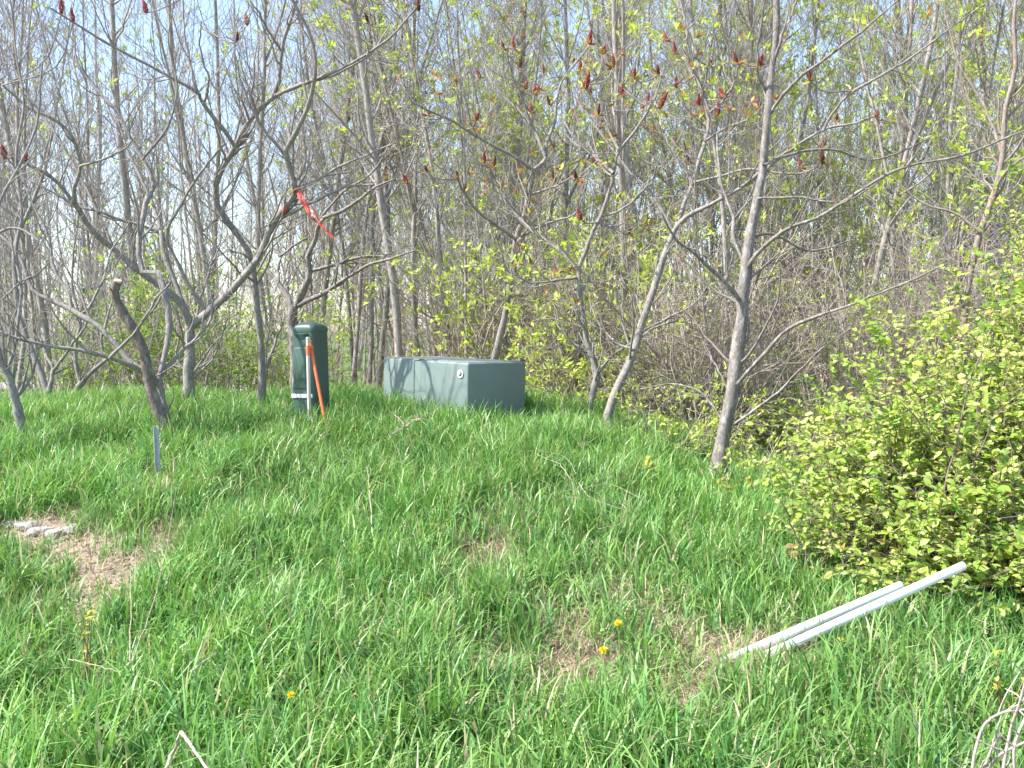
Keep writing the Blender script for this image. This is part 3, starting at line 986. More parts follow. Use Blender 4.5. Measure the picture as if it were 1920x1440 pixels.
WG = "tall trees in the woods behind the mound"
MIDT = [  # px, distance, variant, scale, label
    (762, 13.2, 0, .95, "stout dark woodland trunk standing straight up behind the green cabinet's left end"),
    (795, 14.6, 4, .95, "thin straight woodland trunk close right of the stout one behind the cabinet"),
    (857, 13.4, 3, 1.0, "slim pole-like woodland tree rising behind the middle of the cabinet"),
    (915, 15.0, 2, 1.0, "thick tall woodland trunk rising left of the sumac behind the cabinet"),
    (1036, 16.0, 6, .95, "woodland tree rising between the cabinet's sumac and the dog-leg sumac"),
    (1196, 12.6, 1, .95, "pale leafing tree behind the leaning diagonal sumac"),
    (1236, 13.6, 2, 1.0, "dark thick woodland trunk seen just right of the leaning diagonal sumac"),
    (1330, 14.5, 4, 1.0, "straight woodland tree standing left of the stout pale-barked trunk"),
    (1372, 11.4, 3, .95, "slender brown stem directly behind the stout pale-barked trunk"),
    (1475, 14.0, 0, .9, "tall woodland tree first right of the pale-barked trunk"),
    (1535, 16.0, 5, 1.1, "leafing woodland tree second right of the pale-barked trunk"),
    (1598, 13.0, 1, .95, "woodland tree with lime leaf tufts above the left end of the bush"),
    (1652, 15.0, 6, 1.0, "bare woodland tree above the middle of the yellow-green bush"),
    (1705, 13.0, 4, 1.0, "straight woodland pole left of the crooked brown trunk over the bush"),
    (1752, 12.0, 5, 1.1, "lime-tufted woodland tree beside the crooked brown trunk over the bush"),
    (1862, 12.6, 1, 1.0, "leafy woodland tree at the right edge, behind the bush's top"),
    (1925, 11.5, 5, 1.2, "woodland tree half cut off by the right edge of the view"),
    (705, 15.5, 6, .95, "woodland tree between the pedestal and the cabinet, set well back"),
    (655, 14.2, 3, 1.0, "slim woodland tree just right of the dark green pedestal"),
    (596, 16.5, 0, .9, "woodland tree far back in line with the dark green pedestal"),
    (520, 14.5, 4, .95, "thin dark woodland trunk between the S-curved sumac and the gnarled tree"),
    (425, 14.0, 1, .9, "woodland tree behind the right limb of the forked V sumac"),
    (380, 17.0, 6, .95, "woodland tree set back right of the forked V sumac's trunk"),
    (245, 14.8, 2, .85, "thick woodland trunk behind the top of the sawn-off sumac"),
    (180, 16.5, 5, 1.0, "young leafing woodland tree behind the low spreading sumac"),
    (100, 15.0, 0, .85, "dark woodland trunk behind the crooked small sumac at left"),
    (25, 16.0, 4, .95, "woodland tree behind the leaning trunk at the left edge"),
    (1110, 17.5, 0, 1.0, "woodland tree far back in line with the dog-leg sumac"),
    (1280, 18.0, 6, 1.05, "woodland tree far back right of the leaning diagonal sumac's fork"),
    (980, 18.5, 4, 1.05, "woodland tree far back in line with the cabinet's right corner"),
]
gg = np.random.default_rng(77)
for i, (px, d, v, s, lab) in enumerate(MIDT):
    place(*kind_for(v, px_x(px, d), d), "woodland_tree", px_x(px, d), d, s, float(gg.uniform(0, 6.28)), lab, "tree", WG, .03)
FG = "thin far trees deep in the woods"
for i in range(120):
    d = float(gg.uniform(18, 38))
    x = px_x(float(gg.uniform(-260, 2180)), d)
    if x / d * F + 960 < 760 and gg.random() < .36:
        continue
    if -18 < x < -8 and 28.5 < d < 34:
        continue
    v = int(((0, 1, 3, 4, 5, 6, 7, 7, 8, 8) if x < -1.5 else (1, 3, 5, 3, 5, 1, 7, 7, 4, 5))[int(gg.integers(0, 10))])
    place(*kind_for(v, x, d), "woodland_tree", x, d, float(gg.uniform(.8, 1.15)), float(gg.uniform(0, 6.28)),
          "thin grey bare tree far back among the tangled woods", "tree", FG, .04)

TW = "slim young trees crowding the edge of the woods"
for i in range(110):
    d = float(gg.uniform(12.6, 24))
    x = px_x(float(gg.uniform(-120, 2050)), d)
    if x / d * F + 960 < 640 and gg.random() < .25:
        continue
    v = int((7, 8, 8, 7, 3)[int(gg.integers(0, 5))]) if x < 0 else int((7, 8, 5, 7, 3)[int(gg.integers(0, 5))])
    place(*kind_for(v, x, d), "young_tree", x, d, float(gg.uniform(.75, 1.25)), float(gg.uniform(0, 6.28)),
          "slim young tree with fine pale twigs in the crowded screen of stems", "tree", TW, .06)

BARE = [shrub_variant(201, 2.6, 12, .10, LIME), shrub_variant(202, 3.4, 9, .2, LIME), shrub_variant(203, 2.0, 14, .06, LIME, (.40, .345, .275)),
        shrub_variant(204, 3.0, 10, 0, LIME, (.33, .29, .25))]
LEAFY = [shrub_variant(211, 2.2, 12, .95, GREEN, size=(.05, .10)), shrub_variant(212, 2.8, 12, 1.0, GREEN + LIME[:1], size=(.05, .10))]
SAP = [shrub_variant(221, 2.4, 5, .8, LIME, size=(.06, .12), spread=.22), shrub_variant(222, 1.5, 8, .85, LIME, size=(.055, .11), spread=.45)]
SHP = ("stem", "crown", "leaves")
TG = "bare shrubs of the thicket behind the mound"
for i in range(190):
    d = float(12.2 + 15 * gg.random() ** 1.5)
    px = float(gg.uniform(-150, 2100))
    if (px < 640 and (gg.random() < .4 or d < 14.5)) or (560 < px < 1020 and (gg.random() < .5 or d < 14)):
        continue
    if px < 260 and d > 20:
        continue
    x = px_x(px, d)
    if px > 1250:
        d = max(9.6, d - 2.0)
        x = px_x(px, d)
    v = int(gg.integers(0, 4))
    place(("bare", v), BARE[v], "bare_shrub", x, d, float(gg.uniform(.75, 1.2)), float(gg.uniform(0, 6.28)),
          "tangled brown leafless shrub in the thicket under the trees", "shrub", TG, .08, parts=SHP)
LG = "green leafing shrubs behind the left trees"
LGL = [(250, 12.9, 0, .95, "green leafing shrub behind the sawn-off sumac's leaning trunk"),
       (330, 13.6, 1, .95, "tall green leafing shrub showing between the limbs of the V-forked sumac"),
       (405, 12.6, 0, .8, "low green shrub right of the V-forked sumac's trunk"),
       (455, 13.2, 0, .9, "green shrub showing left of the S-curved sumac stem"),
       (190, 15.0, 0, .8, "green shrub over the far lawn, left of the sawn-off sumac"),
       (612, 12.6, 1, .62, "green leafing shrub behind the pedestal's domed top"),
       (520, 12.6, 0, .6, "small green shrub between the S-curved sumac and the pedestal"),
       (1460, 10.2, 0, .55, "dark green low shrub between the pale-barked trunk and the bush"),
       (1560, 9.6, 0, .6, "green shrub tucked behind the left shoulder of the yellow-green bush"),
       (1700, 10.8, 1, .7, "green shrub behind the middle of the yellow-green bush")]
for px, d, v, s, lab in LGL:
    place(("leafy", v), LEAFY[v], "leafy_shrub", px_x(px, d), d, s, px * .7, lab, "shrub", LG, .05, parts=SHP)
SGG = "lime leafed saplings at the wood's edge"
SPL = [(1055, 11.8, 0, 1.0, "lime-leafed sapling between the cabinet and the dog-leg sumac"),
       (1010, 12.6, 0, 1.15, "taller lime-leafed sapling just right of the cabinet's sumac"),
       (1075, 10.9, 1, .7, "low lime-leafed sapling at the foot of the dog-leg sumac, on its left"),
       (1020, 11.4, 1, .75, "low lime sapling beside the cabinet's right side"),
       (1225, 11.3, 1, .75, "lime sapling low between the leaning sumac and the pale-barked trunk"),
       (1300, 10.6, 1, .6, "small lime sapling left of the pale-barked trunk's middle"),
       (870, 12.8, 0, 1.1, "lime-leafed sapling showing above the cabinet's top"),
       (920, 13.6, 0, 1.0, "lime-leafed sapling right behind the trunk that rises from the cabinet"),
       (1130, 12.6, 0, 1.3, "tall lime-leafed sapling behind the dog-leg sumac"),
       (1330, 12.2, 0, 1.2, "lime-leafed sapling farther back, left of the pale-barked trunk"),
       (1650, 11.4, 0, .9, "lime-leafed sapling above the bush's left shoulder"),
       (1330, 9.4, 1, .6, "low yellow-green sapling hugging the left side of the pale-barked trunk"),
       (1480, 8.6, 1, .65, "low lime sapling filling the gap between pale-barked trunk and bush"),
       (1160, 10.6, 1, .6, "low lime sapling between the feet of the dog-leg and leaning sumacs"),
       (1200, 12.0, 0, 1.1, "lime-leafed sapling behind the middle of the leaning diagonal sumac"),
       (1540, 12.5, 0, 1.1, "lime-leafed sapling in the thicket right of the pale-barked trunk"),
       (1265, 9.1, 1, .55, "knee-high yellow-green sapling at the grass edge left of the pale-barked trunk"),
       (1400, 8.2, 1, .5, "knee-high yellow-green sapling at the foot of the pale-barked trunk")]
for px, d, v, s, lab in SPL:
    place(("sap", v), SAP[v], "leafy_sapling", px_x(px, d), d, s, px * 1.3, lab, "sapling", SGG, .05, parts=SHP)

# far wood: one mass
def far_wood():
    g = np.random.default_rng(5)
    base = []
    for sd in range(4):
        gg_ = np.random.default_rng(300 + sd)
        n = 10
        H = 13.0
        P0 = np.zeros((1, n, 3))
        P0[0, :, 2] = np.linspace(0, H, n)
        P0[0, :, :2] = np.cumsum(gg_.normal(size=(n, 2)) * .12, 0)
        R0 = np.linspace(.11, .02, n)[None]
        L1, r1 = spawn(P0, R0, 3.6, .06, 1, (25, 60), (1, 2.8), .4, 5, .1, .12, .03, .3, gg_, 1, 80)
        L2, r2 = spawn(L1, r1, 3.4, .1, 1, (25, 60), (.3, 1.1), .5, 4, .15, .1, .012, .4, gg_)
        base.append((P0, R0, L1, r1, L2, np.maximum(r2, .006)))
    tb = Tubes()
    for i in range(150):
        d = g.uniform(38, 75)
        x = px_x(g.uniform(-350, 2300), d)
        b = base[i % 4]
        a = g.uniform(0, 6.28)
        s = g.uniform(.8, 1.2)
        M = np.array([[math.cos(a), -math.sin(a), 0], [math.sin(a), math.cos(a), 0], [0, 0, 1]]) * s
        off = np.array([x, d, float(gz(x, d)) - .1])
        for (P, r, k, cc) in ((b[0], b[1], 5, 1), (b[2], b[3], 3, 1.2), (b[4], b[5], 3, 1.3)):
            tb.add(P @ M.T + off, r * s, k, np.array((.33, .305, .285)) * cc)
    o = link("distant_woods", tb.mesh("distant_woods", M_TWIG))
    tag(o, "far-off leafless woods that close the view behind the thicket", "woods", kind="stuff")


far_wood()

# undergrowth: low leaves on the wood floor
def undergrowth():
    g = np.random.default_rng(8)
    lv = Leaves()
    n = 26000
    d = 9.5 + 14 * g.random(n) ** 1.6
    px = g.uniform(-100, 2050, n)
    x = (px - 960) / F * d
    keep = (np.sin(x * 2.1 + 1) + np.sin(d * 1.7 + x) + np.sin(x * 5.2 - d * 3) * .6 + g.normal(size=n) * .5) > -.2
    keep &= (d > 12.3 - np.clip((x - .7) * 2.0, 0, 3.5))
    x, d = x[keep], d[keep]
    n = len(x)
    z = gz(x, d) + np.abs(g.normal(size=n)) * .16
    pos = np.stack([x, d, z], -1)
    dd = norm(g.normal(size=(n, 3)) * np.array([1, 1, .4]) + np.array([0, 0, .2]))
    up = norm(np.array([0, -.1, 1.0]) + g.normal(size=(n, 3)) * .4)
    L = g.uniform(.04, .10, n)
    c = np.array([(.13, .24, .045), (.18, .30, .06), (.26, .36, .08), (.32, .38, .09)])[g.integers(0, 4, n)] * g.uniform(.75, 1.2, (n, 1))
    lv.add(pos, dd, up, L, L * .55, c)
    # fallen twigs and dry stems
    o = link("undergrowth", lv.mesh("undergrowth", M_LEAF))
    tag(o, "low green leafy undergrowth carpeting the wood floor", "undergrowth", kind="stuff")
    m = 2600
    d = 10.8 + 12 * g.random(m)
    x = (g.uniform(500, 2050, m) - 960) / F * d
    k = d > 12.3 - np.clip((x - .7) * 2.0, 0, 3.5)
    x, d = x[k], d[k]
    m = len(x)
    st = np.stack([x, d, gz(x, d)], -1)
    dr = norm(g.normal(size=(m, 3)) * np.array([.8, .8, .5]) + np.array([0, 0, .55]))
    P = np.zeros((m, 6, 3))
    P[:, 0] = st
    p = st
    ln = g.uniform(.5, 1.7, m)
    for i in range(1, 6):
        dr = norm(dr + g.normal(size=(m, 3)) * .13 + np.array([0, 0, -.04]))
        p = p + dr * (ln / 5)[:, None]
        P[:, i] = p
    tb = Tubes()
    tb.add(P, np.linspace(.006, .0025, 6)[None] * np.ones((m, 1)), 3, np.array([(.33, .26, .20), (.26, .2, .16), (.40, .33, .26)])[g.integers(0, 3, m)])
    o = link("dead_brush", tb.mesh("dead_brush", M_TWIG))
    tag(o, "pale dry brush and fallen twigs littering the wood floor", "brush", kind="stuff")


undergrowth()


# ------------------------------------------------------------------ grass
CAB_C = None


def clumpy(x, y):
    return (np.sin(2.9 * x + .7) * np.sin(2.3 * y + 1.3) + .7 * np.sin(6.1 * x - 2.2 * y) + .6 * np.sin(4.7 * y + 3.1 * x + 2) + .5 * np.sin(11 * x + 3) * np.sin(9 * y)) / 2.0


def blades(x, y, h, w, lean, phi, curl, col, tipcol, nseg=4, twist=None):
    n = len(x)
    s = np.linspace(0, 1, nseg + 1)
    lx, ly = np.cos(phi), np.sin(phi)
    bend = lean[:, None] * s[None] + curl[:, None] * s[None] ** 2.2
    hor = h[:, None] * np.sin(np.clip(bend, 0, 2.6)) * s[None]
    ver = h[:, None] * s[None] * np.cos(np.clip(bend, 0, 2.2))
    z0 = gz(x, y) - .01
    cx = x[:, None] + lx[:, None] * hor
    cy = y[:, None] + ly[:, None] * hor
    cz = z0[:, None] + ver
    ta = phi + np.pi / 2 + (twist if twist is not None else 0)
    wx, wy = np.cos(ta), np.sin(ta)
    prof = np.array([.7, 1.0, .9, .6, 0.0]) if nseg == 4 else np.interp(s, [0, .3, .7, 1], [.7, 1, .7, 0])
    hw = w[:, None] * prof[None] * .5
    Lf = np.stack([cx - wx[:, None] * hw, cy - wy[:, None] * hw, cz], -1)[:, :-1]
    Rt = np.stack([cx + wx[:, None] * hw, cy + wy[:, None] * hw, cz], -1)[:, :-1]
    tip = np.stack([cx[:, -1], cy[:, -1], cz[:, -1]], -1)[:, None]
    V = np.concatenate([Lf, Rt, tip], 1)
    m = 2 * nseg + 1
    i = np.arange(n)[:, None] * m
    q = []
    for k in range(nseg - 1):
        q.append(i + np.array([[k, nseg + k, nseg + k + 1, k + 1]]))
    t = i + np.array([[nseg - 1, 2 * nseg - 1, 2 * nseg]])
    cc = np.repeat(col[:, None, :], m, 1)
    cc[:, -1] = tipcol
    cc[:, nseg - 1] = .6 * col + .4 * tipcol
    cc[:, 2 * nseg - 1] = cc[:, nseg - 1]
    return V.reshape(-1, 3), [np.concatenate(q), t], cc.reshape(-1, 3)


def footprint(x, y):
    return np.ones(len(x), bool)


CAB_FC = at(875, 679, 9.5)
CAB_A = R(45)
CL, CW, CH = 1.31, .79, .76


def in_cabinet(x, y):
    lx, ly = x - CAB_FC[0], y - CAB_FC[1]
    e1 = (-math.cos(CAB_A), math.sin(CAB_A))
    e2 = (math.sin(CAB_A), math.cos(CAB_A))
    a = lx * e1[0] + ly * e1[1]
    b = lx * e2[0] + ly * e2[1]
    return (a > -.02) & (a < CL + .02) & (b > -.02) & (b < CW + .02)


PED_P = np.array([px_x(583, 9.75), 9.75])


def grass():
    g = np.random.default_rng(17)
    # candidate tuft centres in the wedge of the view plus a margin
    n = 50000
    d = np.sqrt(g.uniform(2.3 ** 2, 12.6 ** 2, n))
    x = g.uniform(-1, 1, n) * (.56 * d + 1.0)
    edge = 11.6 + .28 * np.clip(-x - 1, 0, 4) - 1.9 * np.clip(x - .75, 0, 1.2) - 1.2 * np.clip(x - 1.95, 0, 2)
    k = d < edge + g.normal(size=n) * .22
    k &= g.random(n) < thin(x, d) ** 1.15
    c = clumpy(x, d)
    k &= g.random(n) < np.clip(.88 + .24 * c, .5, 1)
    x, d = x[k], d[k]
    c = c[k]
    # more blades near
    per = g.integers(5, 11, len(x))
    tx = np.repeat(x, per)
    ty = np.repeat(d, per)
    tc = np.repeat(c, per)
    th = np.repeat(g.uniform(.75, 1.25, len(x)), per)
    tphi = np.repeat(g.uniform(0, 6.28, len(x)), per)
    tcol = np.repeat(g.integers(0, 5, len(x)), per)
    m = len(tx)
    bx = tx + g.normal(size=m) * .035
    by = ty + g.normal(size=m) * .035
    kk = ~in_cabinet(bx, by) & (((bx - PED_P[0]) ** 2 + (by - PED_P[1]) ** 2) > .15 ** 2)
    bx, by, tc, th, tphi, tcol = [a[kk] for a in (bx, by, tc, th, tphi, tcol)]
    m = len(bx)
    kp = thin(bx, by)
    h = (.24 + .08 * tc) * th * g.uniform(.55, 1.25, m) * (.5 + .5 * kp) * (1 + .10 * np.clip((by - 6.5) / 3, 0, 1))
    h = np.clip(h, .05, .40)
    w = g.uniform(.005, .0118, m) * np.clip(h / .18, .6, 1.25)
    phi = tphi + g.normal(size=m) * .9
    lean = np.abs(g.normal(size=m)) * .16
    curl = np.abs(g.normal(size=m)) * .38 + .04
    flop = g.random(m) < .16
    curl[flop] += g.uniform(.6, 1.5, flop.sum())
    tw = g.normal(size=m) * .7
    pal = np.array([(.144, .300, .066), (.184, .340, .084), (.106, .252, .066), (.234, .376, .110), (.142, .302, .098)])
    col = pal[tcol] * g.uniform(.78, 1.25, (m, 1))
    col *= (1 + .13 * np.clip(clumpy(bx * .45 + 3, by * .4 + 1), -1, 1))[:, None]
    dry = g.random(m) < .06
    col[dry] = np.array((.46, .40, .25)) * g.uniform(.8, 1.2, (dry.sum(), 1))
    tip = col * g.uniform(.95, 1.35, (m, 1)) + np.array((.03, .02, .0))
    V, Fc, C = blades(bx, by, h, w, lean, phi, curl, col, tip, 4, tw)
    o = link("grass", np_mesh("grass", V, Fc, M_GRASS, C, smooth=True))
    tag(o, "lush fresh green grass covering the mound", "grass", kind="stuff")
    print("blades", m)
    # straw: last year's dry blades lying in the thin spots and under the green
    n = 60000
    d = np.sqrt(g.uniform(2.3 ** 2, 12.2 ** 2, n))
    x = g.uniform(-1, 1, n) * (.56 * d + 1.0)
    t = thin(x, d)
    k = g.random(n) < np.clip(.16 + .9 * (1 - t), 0, 1)
    k &= ~in_cabinet(x, d)
    # clumps placed straight on the thin spots
    ex, ey = [], []
    for wi, (p, rx, ry, s) in enumerate(THINW):
        q = int((90 if wi < 6 else 300) * s * rx * ry / .06)
        ex.append(p[0] + g.normal(size=q) * rx * .7)
        ey.append(p[1] + g.normal(size=q) * ry * .7)
    x = np.concatenate([x[k]] + ex)
    d = np.concatenate([d[k]] + ey)
    n = len(x)
    h = g.uniform(.06, .20, n)
    w = g.uniform(.0022, .005, n)
    lean = g.uniform(.9, 1.5, n)
    curl = g.uniform(-.2, .35, n)
    pal = np.array([(.50, .41, .28), (.42, .33, .22), (.58, .49, .36), (.30, .22, .15), (.46, .36, .26)])
    col = pal[g.integers(0, 5, n)] * g.uniform(.75, 1.15, (n, 1))
    V, Fc, C = blades(x, d, h, w, lean, g.uniform(0, 6.28, n), curl, col, col, 3, g.normal(size=n) * .8)
    V[:, 2] += .012
    o = link("dry_grass", np_mesh("dry_grass", V, Fc, M_STRAW, C))
    tag(o, "dry straw-coloured grass matted in the thin patches", "dry grass", kind="stuff")
    # lawn beyond the crest on the left
    n = 26000
    d = 12.3 + 16 * g.random(n) ** 1.3
    x = (g.uniform(-150, 700, n) - 960) / F * d
    k = (x < -2.2 + g.normal(size=n) * .4)
    x, d = x[k], d[k]
    n = len(x)
    h = g.uniform(.08, .26, n)
    col = np.array([(.13, .30, .05), (.17, .35, .06), (.11, .26, .05)])[g.integers(0, 3, n)] * g.uniform(.8, 1.2, (n, 1))
    V, Fc, C = blades(x, d, h, g.uniform(.008, .016, n), np.abs(g.normal(size=n)) * .3, g.uniform(0, 6.28, n), np.abs(g.normal(size=n)) * .5, col, col * 1.1, 3, g.normal(size=n))
    o = link("lawn_grass", np_mesh("lawn_grass", V, Fc, M_GRASS, C))
    tag(o, "shorter green grass on the level ground behind the left trees", "grass", kind="stuff")
    # small broad-leaved weeds low in the grass near the bottom
    n = 16000
    px = g.uniform(100, 1850, n)
    py = 1470 - 560 * g.random(n) ** 1.6
    dd_ = (EYE) / ((py - HOR) / F)
    x = (px - 960) / F * dd_
    k = clumpy(x * 1.7, dd_ * 1.7 + 2) > .15
    x, dd_ = x[k], dd_[k]
    n = len(x)
    lv = Leaves()
    pos = np.stack([x, dd_, gz(x, dd_) + g.uniform(.01, .10, n)], -1)
    dr = norm(g.normal(size=(n, 3)) * np.array([1, 1, .3]) + np.array([0, 0, .3]))
    L = g.uniform(.012, .03, n)
    lv.add(pos, dr, norm(np.array([0, 0, 1.]) + g.normal(size=(n, 3)) * .4), L, L * .6, np.array([(.16, .36, .05)]) * g.uniform(.8, 1.25, (n, 1)))
    o = link("clover", lv.mesh("clover", M_GRASS))
    tag(o, "low bright green clover-like weeds between the grass at the bottom", "weeds", kind="stuff")


grass()


# ------------------------------------------------------------------ yellow-green bush at right
def bush():
    g = np.random.default_rng(41)
    base = np.array([3.35, 6.35, 0])
    ell = [((3.05, 6.25, .70), (1.5, 1.05, .76), 430), ((4.0, 6.85, 1.12), (1.6, 1.0, 1.08), 560), ((4.9, 7.4, 1.85), (1.65, 1.1, 1.55), 460),
           ((2.35, 5.9, .42), (.85, .6, .5), 130), ((3.1, 5.55, .38), (1.2, .5, .42), 220), ((2.6, 5.28, .26), (.75, .36, .26), 130)]
    tg = []
    for c, r, n in ell:
        v = norm(g.normal(size=(n, 3)))
        rad = g.random((n, 1)) ** .42
        tg.append(np.array(c) + v * rad * np.array(r) * g.uniform(.85, 1.12, (n, 1)))
    tg = np.concatenate(tg)
    tg = tg[tg[:, 2] > gz(tg[:, 0], tg[:, 1]) + .08]
    m = len(tg)
    # a few dozen stems; each target hangs on the nearest stem
    roots = base + np.concatenate([g.normal(size=(m, 2)) * np.array([.45, .25]), np.zeros((m, 1))], 1)
    roots[:, 0] += np.clip((tg[:, 0] - base[0]) * .45, -.9, 1.2)
    roots[:, 1] += (tg[:, 1] - base[1]) * .45
    roots[:, 2] = gz(roots[:, 0], roots[:, 1]) - .04
    midp = roots * .45 + tg * .55
    midp[:, 2] += .22 * np.linalg.norm(tg - roots, axis=1) * g.uniform(.2, 1.1, m)
    t = np.linspace(0, 1, 12)[None, :, None]
    P = (1 - t) ** 2 * roots[:, None] + 2 * t * (1 - t) * midp[:, None] + t ** 2 * tg[:, None]
    P[:, 1:-1] += g.normal(size=(m, 10, 3)) * .012
    r0 = g.uniform(.004, .010, (m, 1)) * np.linspace(1, .3, 12)[None]
    L1, r1 = spawn(P, r0, 4.6, .38, 1.0, (25, 70), (.14, .5), .65, 6, .15, .03, .005, .4, g)
    root = empty("leafy_bush", (base[0], base[1], float(gz(base[0], base[1]))))
    tag(root, "large dense bush with fresh yellow-green oval leaves at the right, behind the white pipes", "bush", "big bush")
    tb = Tubes()
    tb.add(P, r0, 5, (.20, .155, .125))
    link("stem", tb.mesh("stem", M_TWIG), root)
    tb = Tubes()
    tb.add(L1, np.maximum(r1, .0018), 4, (.25, .19, .15))
    link("crown", tb.mesh("crown", M_TWIG), root)
    lv = Leaves()

    def along(Q, per_m, t0):
        k = g.poisson(lengths(Q) * per_m)
        idx = np.repeat(np.arange(len(Q)), k)
        mm = len(idx)
        tt = g.uniform(t0, 1, mm)
        f = tt * (Q.shape[1] - 1)
        i = np.minimum(f.astype(int), Q.shape[1] - 2)
        w = (f - i)[:, None]
        A, B = Q[idx, i], Q[idx, i + 1]
        pos = A * (1 - w) + B * w
        T = norm(B - A)
        rnd = norm(g.normal(size=(mm, 3)) * np.array([1, 1, .45]))
        dr = norm(T * .45 + rnd * .9 + np.array([0, -.05, -.05]))
        up = norm(np.array([-.25, -.35, 1.0]) + g.normal(size=(mm, 3)) * .42)
        tw = g.uniform(.6, 1.12, len(Q))[idx]
        L = g.uniform(.034, .066, mm) * tw
        c = np.array([(.42, .52, .10), (.38, .50, .09), (.50, .57, .15), (.30, .44, .07), (.53, .56, .17), (.22, .36, .06)])[g.integers(0, 6, len(Q))[idx]] * g.uniform(.75, 1.15, (mm, 1))
        red = g.random(mm) < np.where(pos[:, 2] < .5, .05, .012)
        c[red] = np.array((.46, .30, .10)) * g.uniform(.8, 1.2, (red.sum(), 1))
        kk = pos[:, 2] > gz(pos[:, 0], pos[:, 1]) + .03
        lv.add(pos[kk], dr[kk], up[kk], L[kk], (L * g.uniform(.58, .74, mm))[kk], c[kk], LEAFO)
        return kk.sum()
    a = along(L1, 31, .05)
    b = along(P, 5, .6)
    print("bush leaves", a, b, "twigs", len(L1))
    link("leaves", lv.mesh("leaves", M_BUSH), root)


bush()


# ------------------------------------------------------------------ hard objects
def bm_obj(name, bm, mat, parent=None, loc=None, rot=None, smooth=True, mats=None):
    me = D.meshes.new(name)
    bm.to_mesh(me)
    bm.free()
    me.materials.append(mat)
    if mats:
        for mm in mats:
            me.materials.append(mm)
    if smooth:
        for p in me.polygons:
            p.use_smooth = True
        try:
            me.set_sharp_from_angle(angle=R(35))
        except Exception:
            pass
    o = D.objects.new(name, me)
    COL.objects.link(o)
    if parent is not None:
        o.parent = parent
    if loc is not None:
        o.location = loc
    if rot is not None:
        o.rotation_euler = rot
    return o


def rbox(x0, x1, y0, y1, z0, z1, bev=.02, seg=3, bm=None):
    b = bmesh.new()
    bmesh.ops.create_cube(b, size=1)
    for v in b.verts:
        v.co = ((x0 + x1) / 2 + v.co.x * (x1 - x0), (y0 + y1) / 2 + v.co.y * (y1 - y0), (z0 + z1) / 2 + v.co.z * (z1 - z0))
    bmesh.ops.bevel(b, geom=list(b.edges), offset=bev, segments=seg, profile=.5, affect='EDGES')
    if bm is None:
        return b
    me = D.meshes.new("tmp")
    b.to_mesh(me)
    b.free()
    bm.from_mesh(me)
    D.meshes.remove(me)
    return bm


def cyl(bm, r1, r2, depth, M, seg=20, caps=True):
    bmesh.ops.create_cone(bm, cap_ends=caps, segments=seg, radius1=r1, radius2=r2, depth=depth, matrix=M)


def cabinet():
    # local frame: x runs from the near corner back along the lit side, y along the shaded front, mirrored into place
    top = float(CAB_FC[2])
    gz0 = top - CH
    root = empty("transformer_cabinet", (CAB_FC[0], CAB_FC[1], gz0))
    ang = math.pi - CAB_A
    # x axis = (-cos a, sin a), y axis = (sin a, cos a): a left-handed pair, so the local y is used negated
    root.rotation_euler = (0, 0, ang)
    tag(root, "squat grey-green electrical transformer cabinet sunk in the grass on the mound", "transformer", "transformer cabinet")
    # local x along ang direction; local y' = rotated +90: (-sin ang, cos ang) = (-sin a, -cos a) -> front runs along -y'
    seam = CL * .615
    hood = rbox(0, seam - .006, -CW, 0, .02, CH - .008, .022, 4)
    h = bm_obj("hood", hood, M_CAB, root)
    tank = rbox(seam + .006, CL, -CW + .012, -.012, .0, CH - .012, .016, 3)
    bm_obj("tank", tank, M_CAB, root)
    gap = rbox(seam - .03, seam + .03, -CW + .03, -.022, .02, CH - .03, .004, 1)
    bm_obj("seam_gasket", gap, M_GAP, root)
    # top lid of tank with a raised flange, hood top plate
    lid = rbox(seam + .008, CL - .01, -CW + .02, -.02, CH - .03, CH - .004, .006, 3)
    bm_obj("tank_lid", lid, M_CABTOP, root)
    plate = rbox(.03, seam - .05, -CW + .03, -.03, CH - .016, CH - .003, .004, 2)
    bm_obj("hood_top", plate, M_CABTOP, root)
    hinge = bmesh.new()
    hinge2 = bmesh.new()
    rbox(seam - .10, seam - .0, -.05, .006, CH - .016, CH + .003, .005, 2, hinge)
    rbox(seam - .10, seam - .0, -CW - .006, -CW + .05, CH - .016, CH + .003, .005, 2, hinge2)
    bm_obj("hinge", hinge, M_CAB, h)
    bm_obj("hinge", hinge2, M_CAB, h)
    # recessed bolt on the lit side near the front corner
    bl = bmesh.new()
    M0 = Matrix.Translation((.10, .003, CH - .115)) @ Matrix.Rotation(R(90), 4, 'X')
    cyl(bl, .040, .036, .012, M0, 28)
    b = bm_obj("lock_plate", bl, M_LOCK, h)
    bl = bmesh.new()
    cyl(bl, .024, .022, .014, Matrix.Translation((.10, .006, CH - .115)) @ Matrix.Rotation(R(90), 4, 'X'), 5)
    bm_obj("lock_bolt", bl, M_GAP, h)
    bl = bmesh.new()
    cyl(bl, .010, .010, .016, Matrix.Translation((.10, .008, CH - .112)) @ Matrix.Rotation(R(90), 4, 'X'), 12)
    bm_obj("bolt_centre", bl, M_LOCK, h)
    # base sill and concrete pad
    sill = rbox(-.012, CL + .012, -CW - .012, .012, -.25, .03, .008, 2)
    bm_obj("base_sill", sill, M_CABTOP, root)
    # the pad has settled: the far left corner stands a little high
    root.rotation_euler = (R(0.4), R(-1.1), ang)


cabinet()


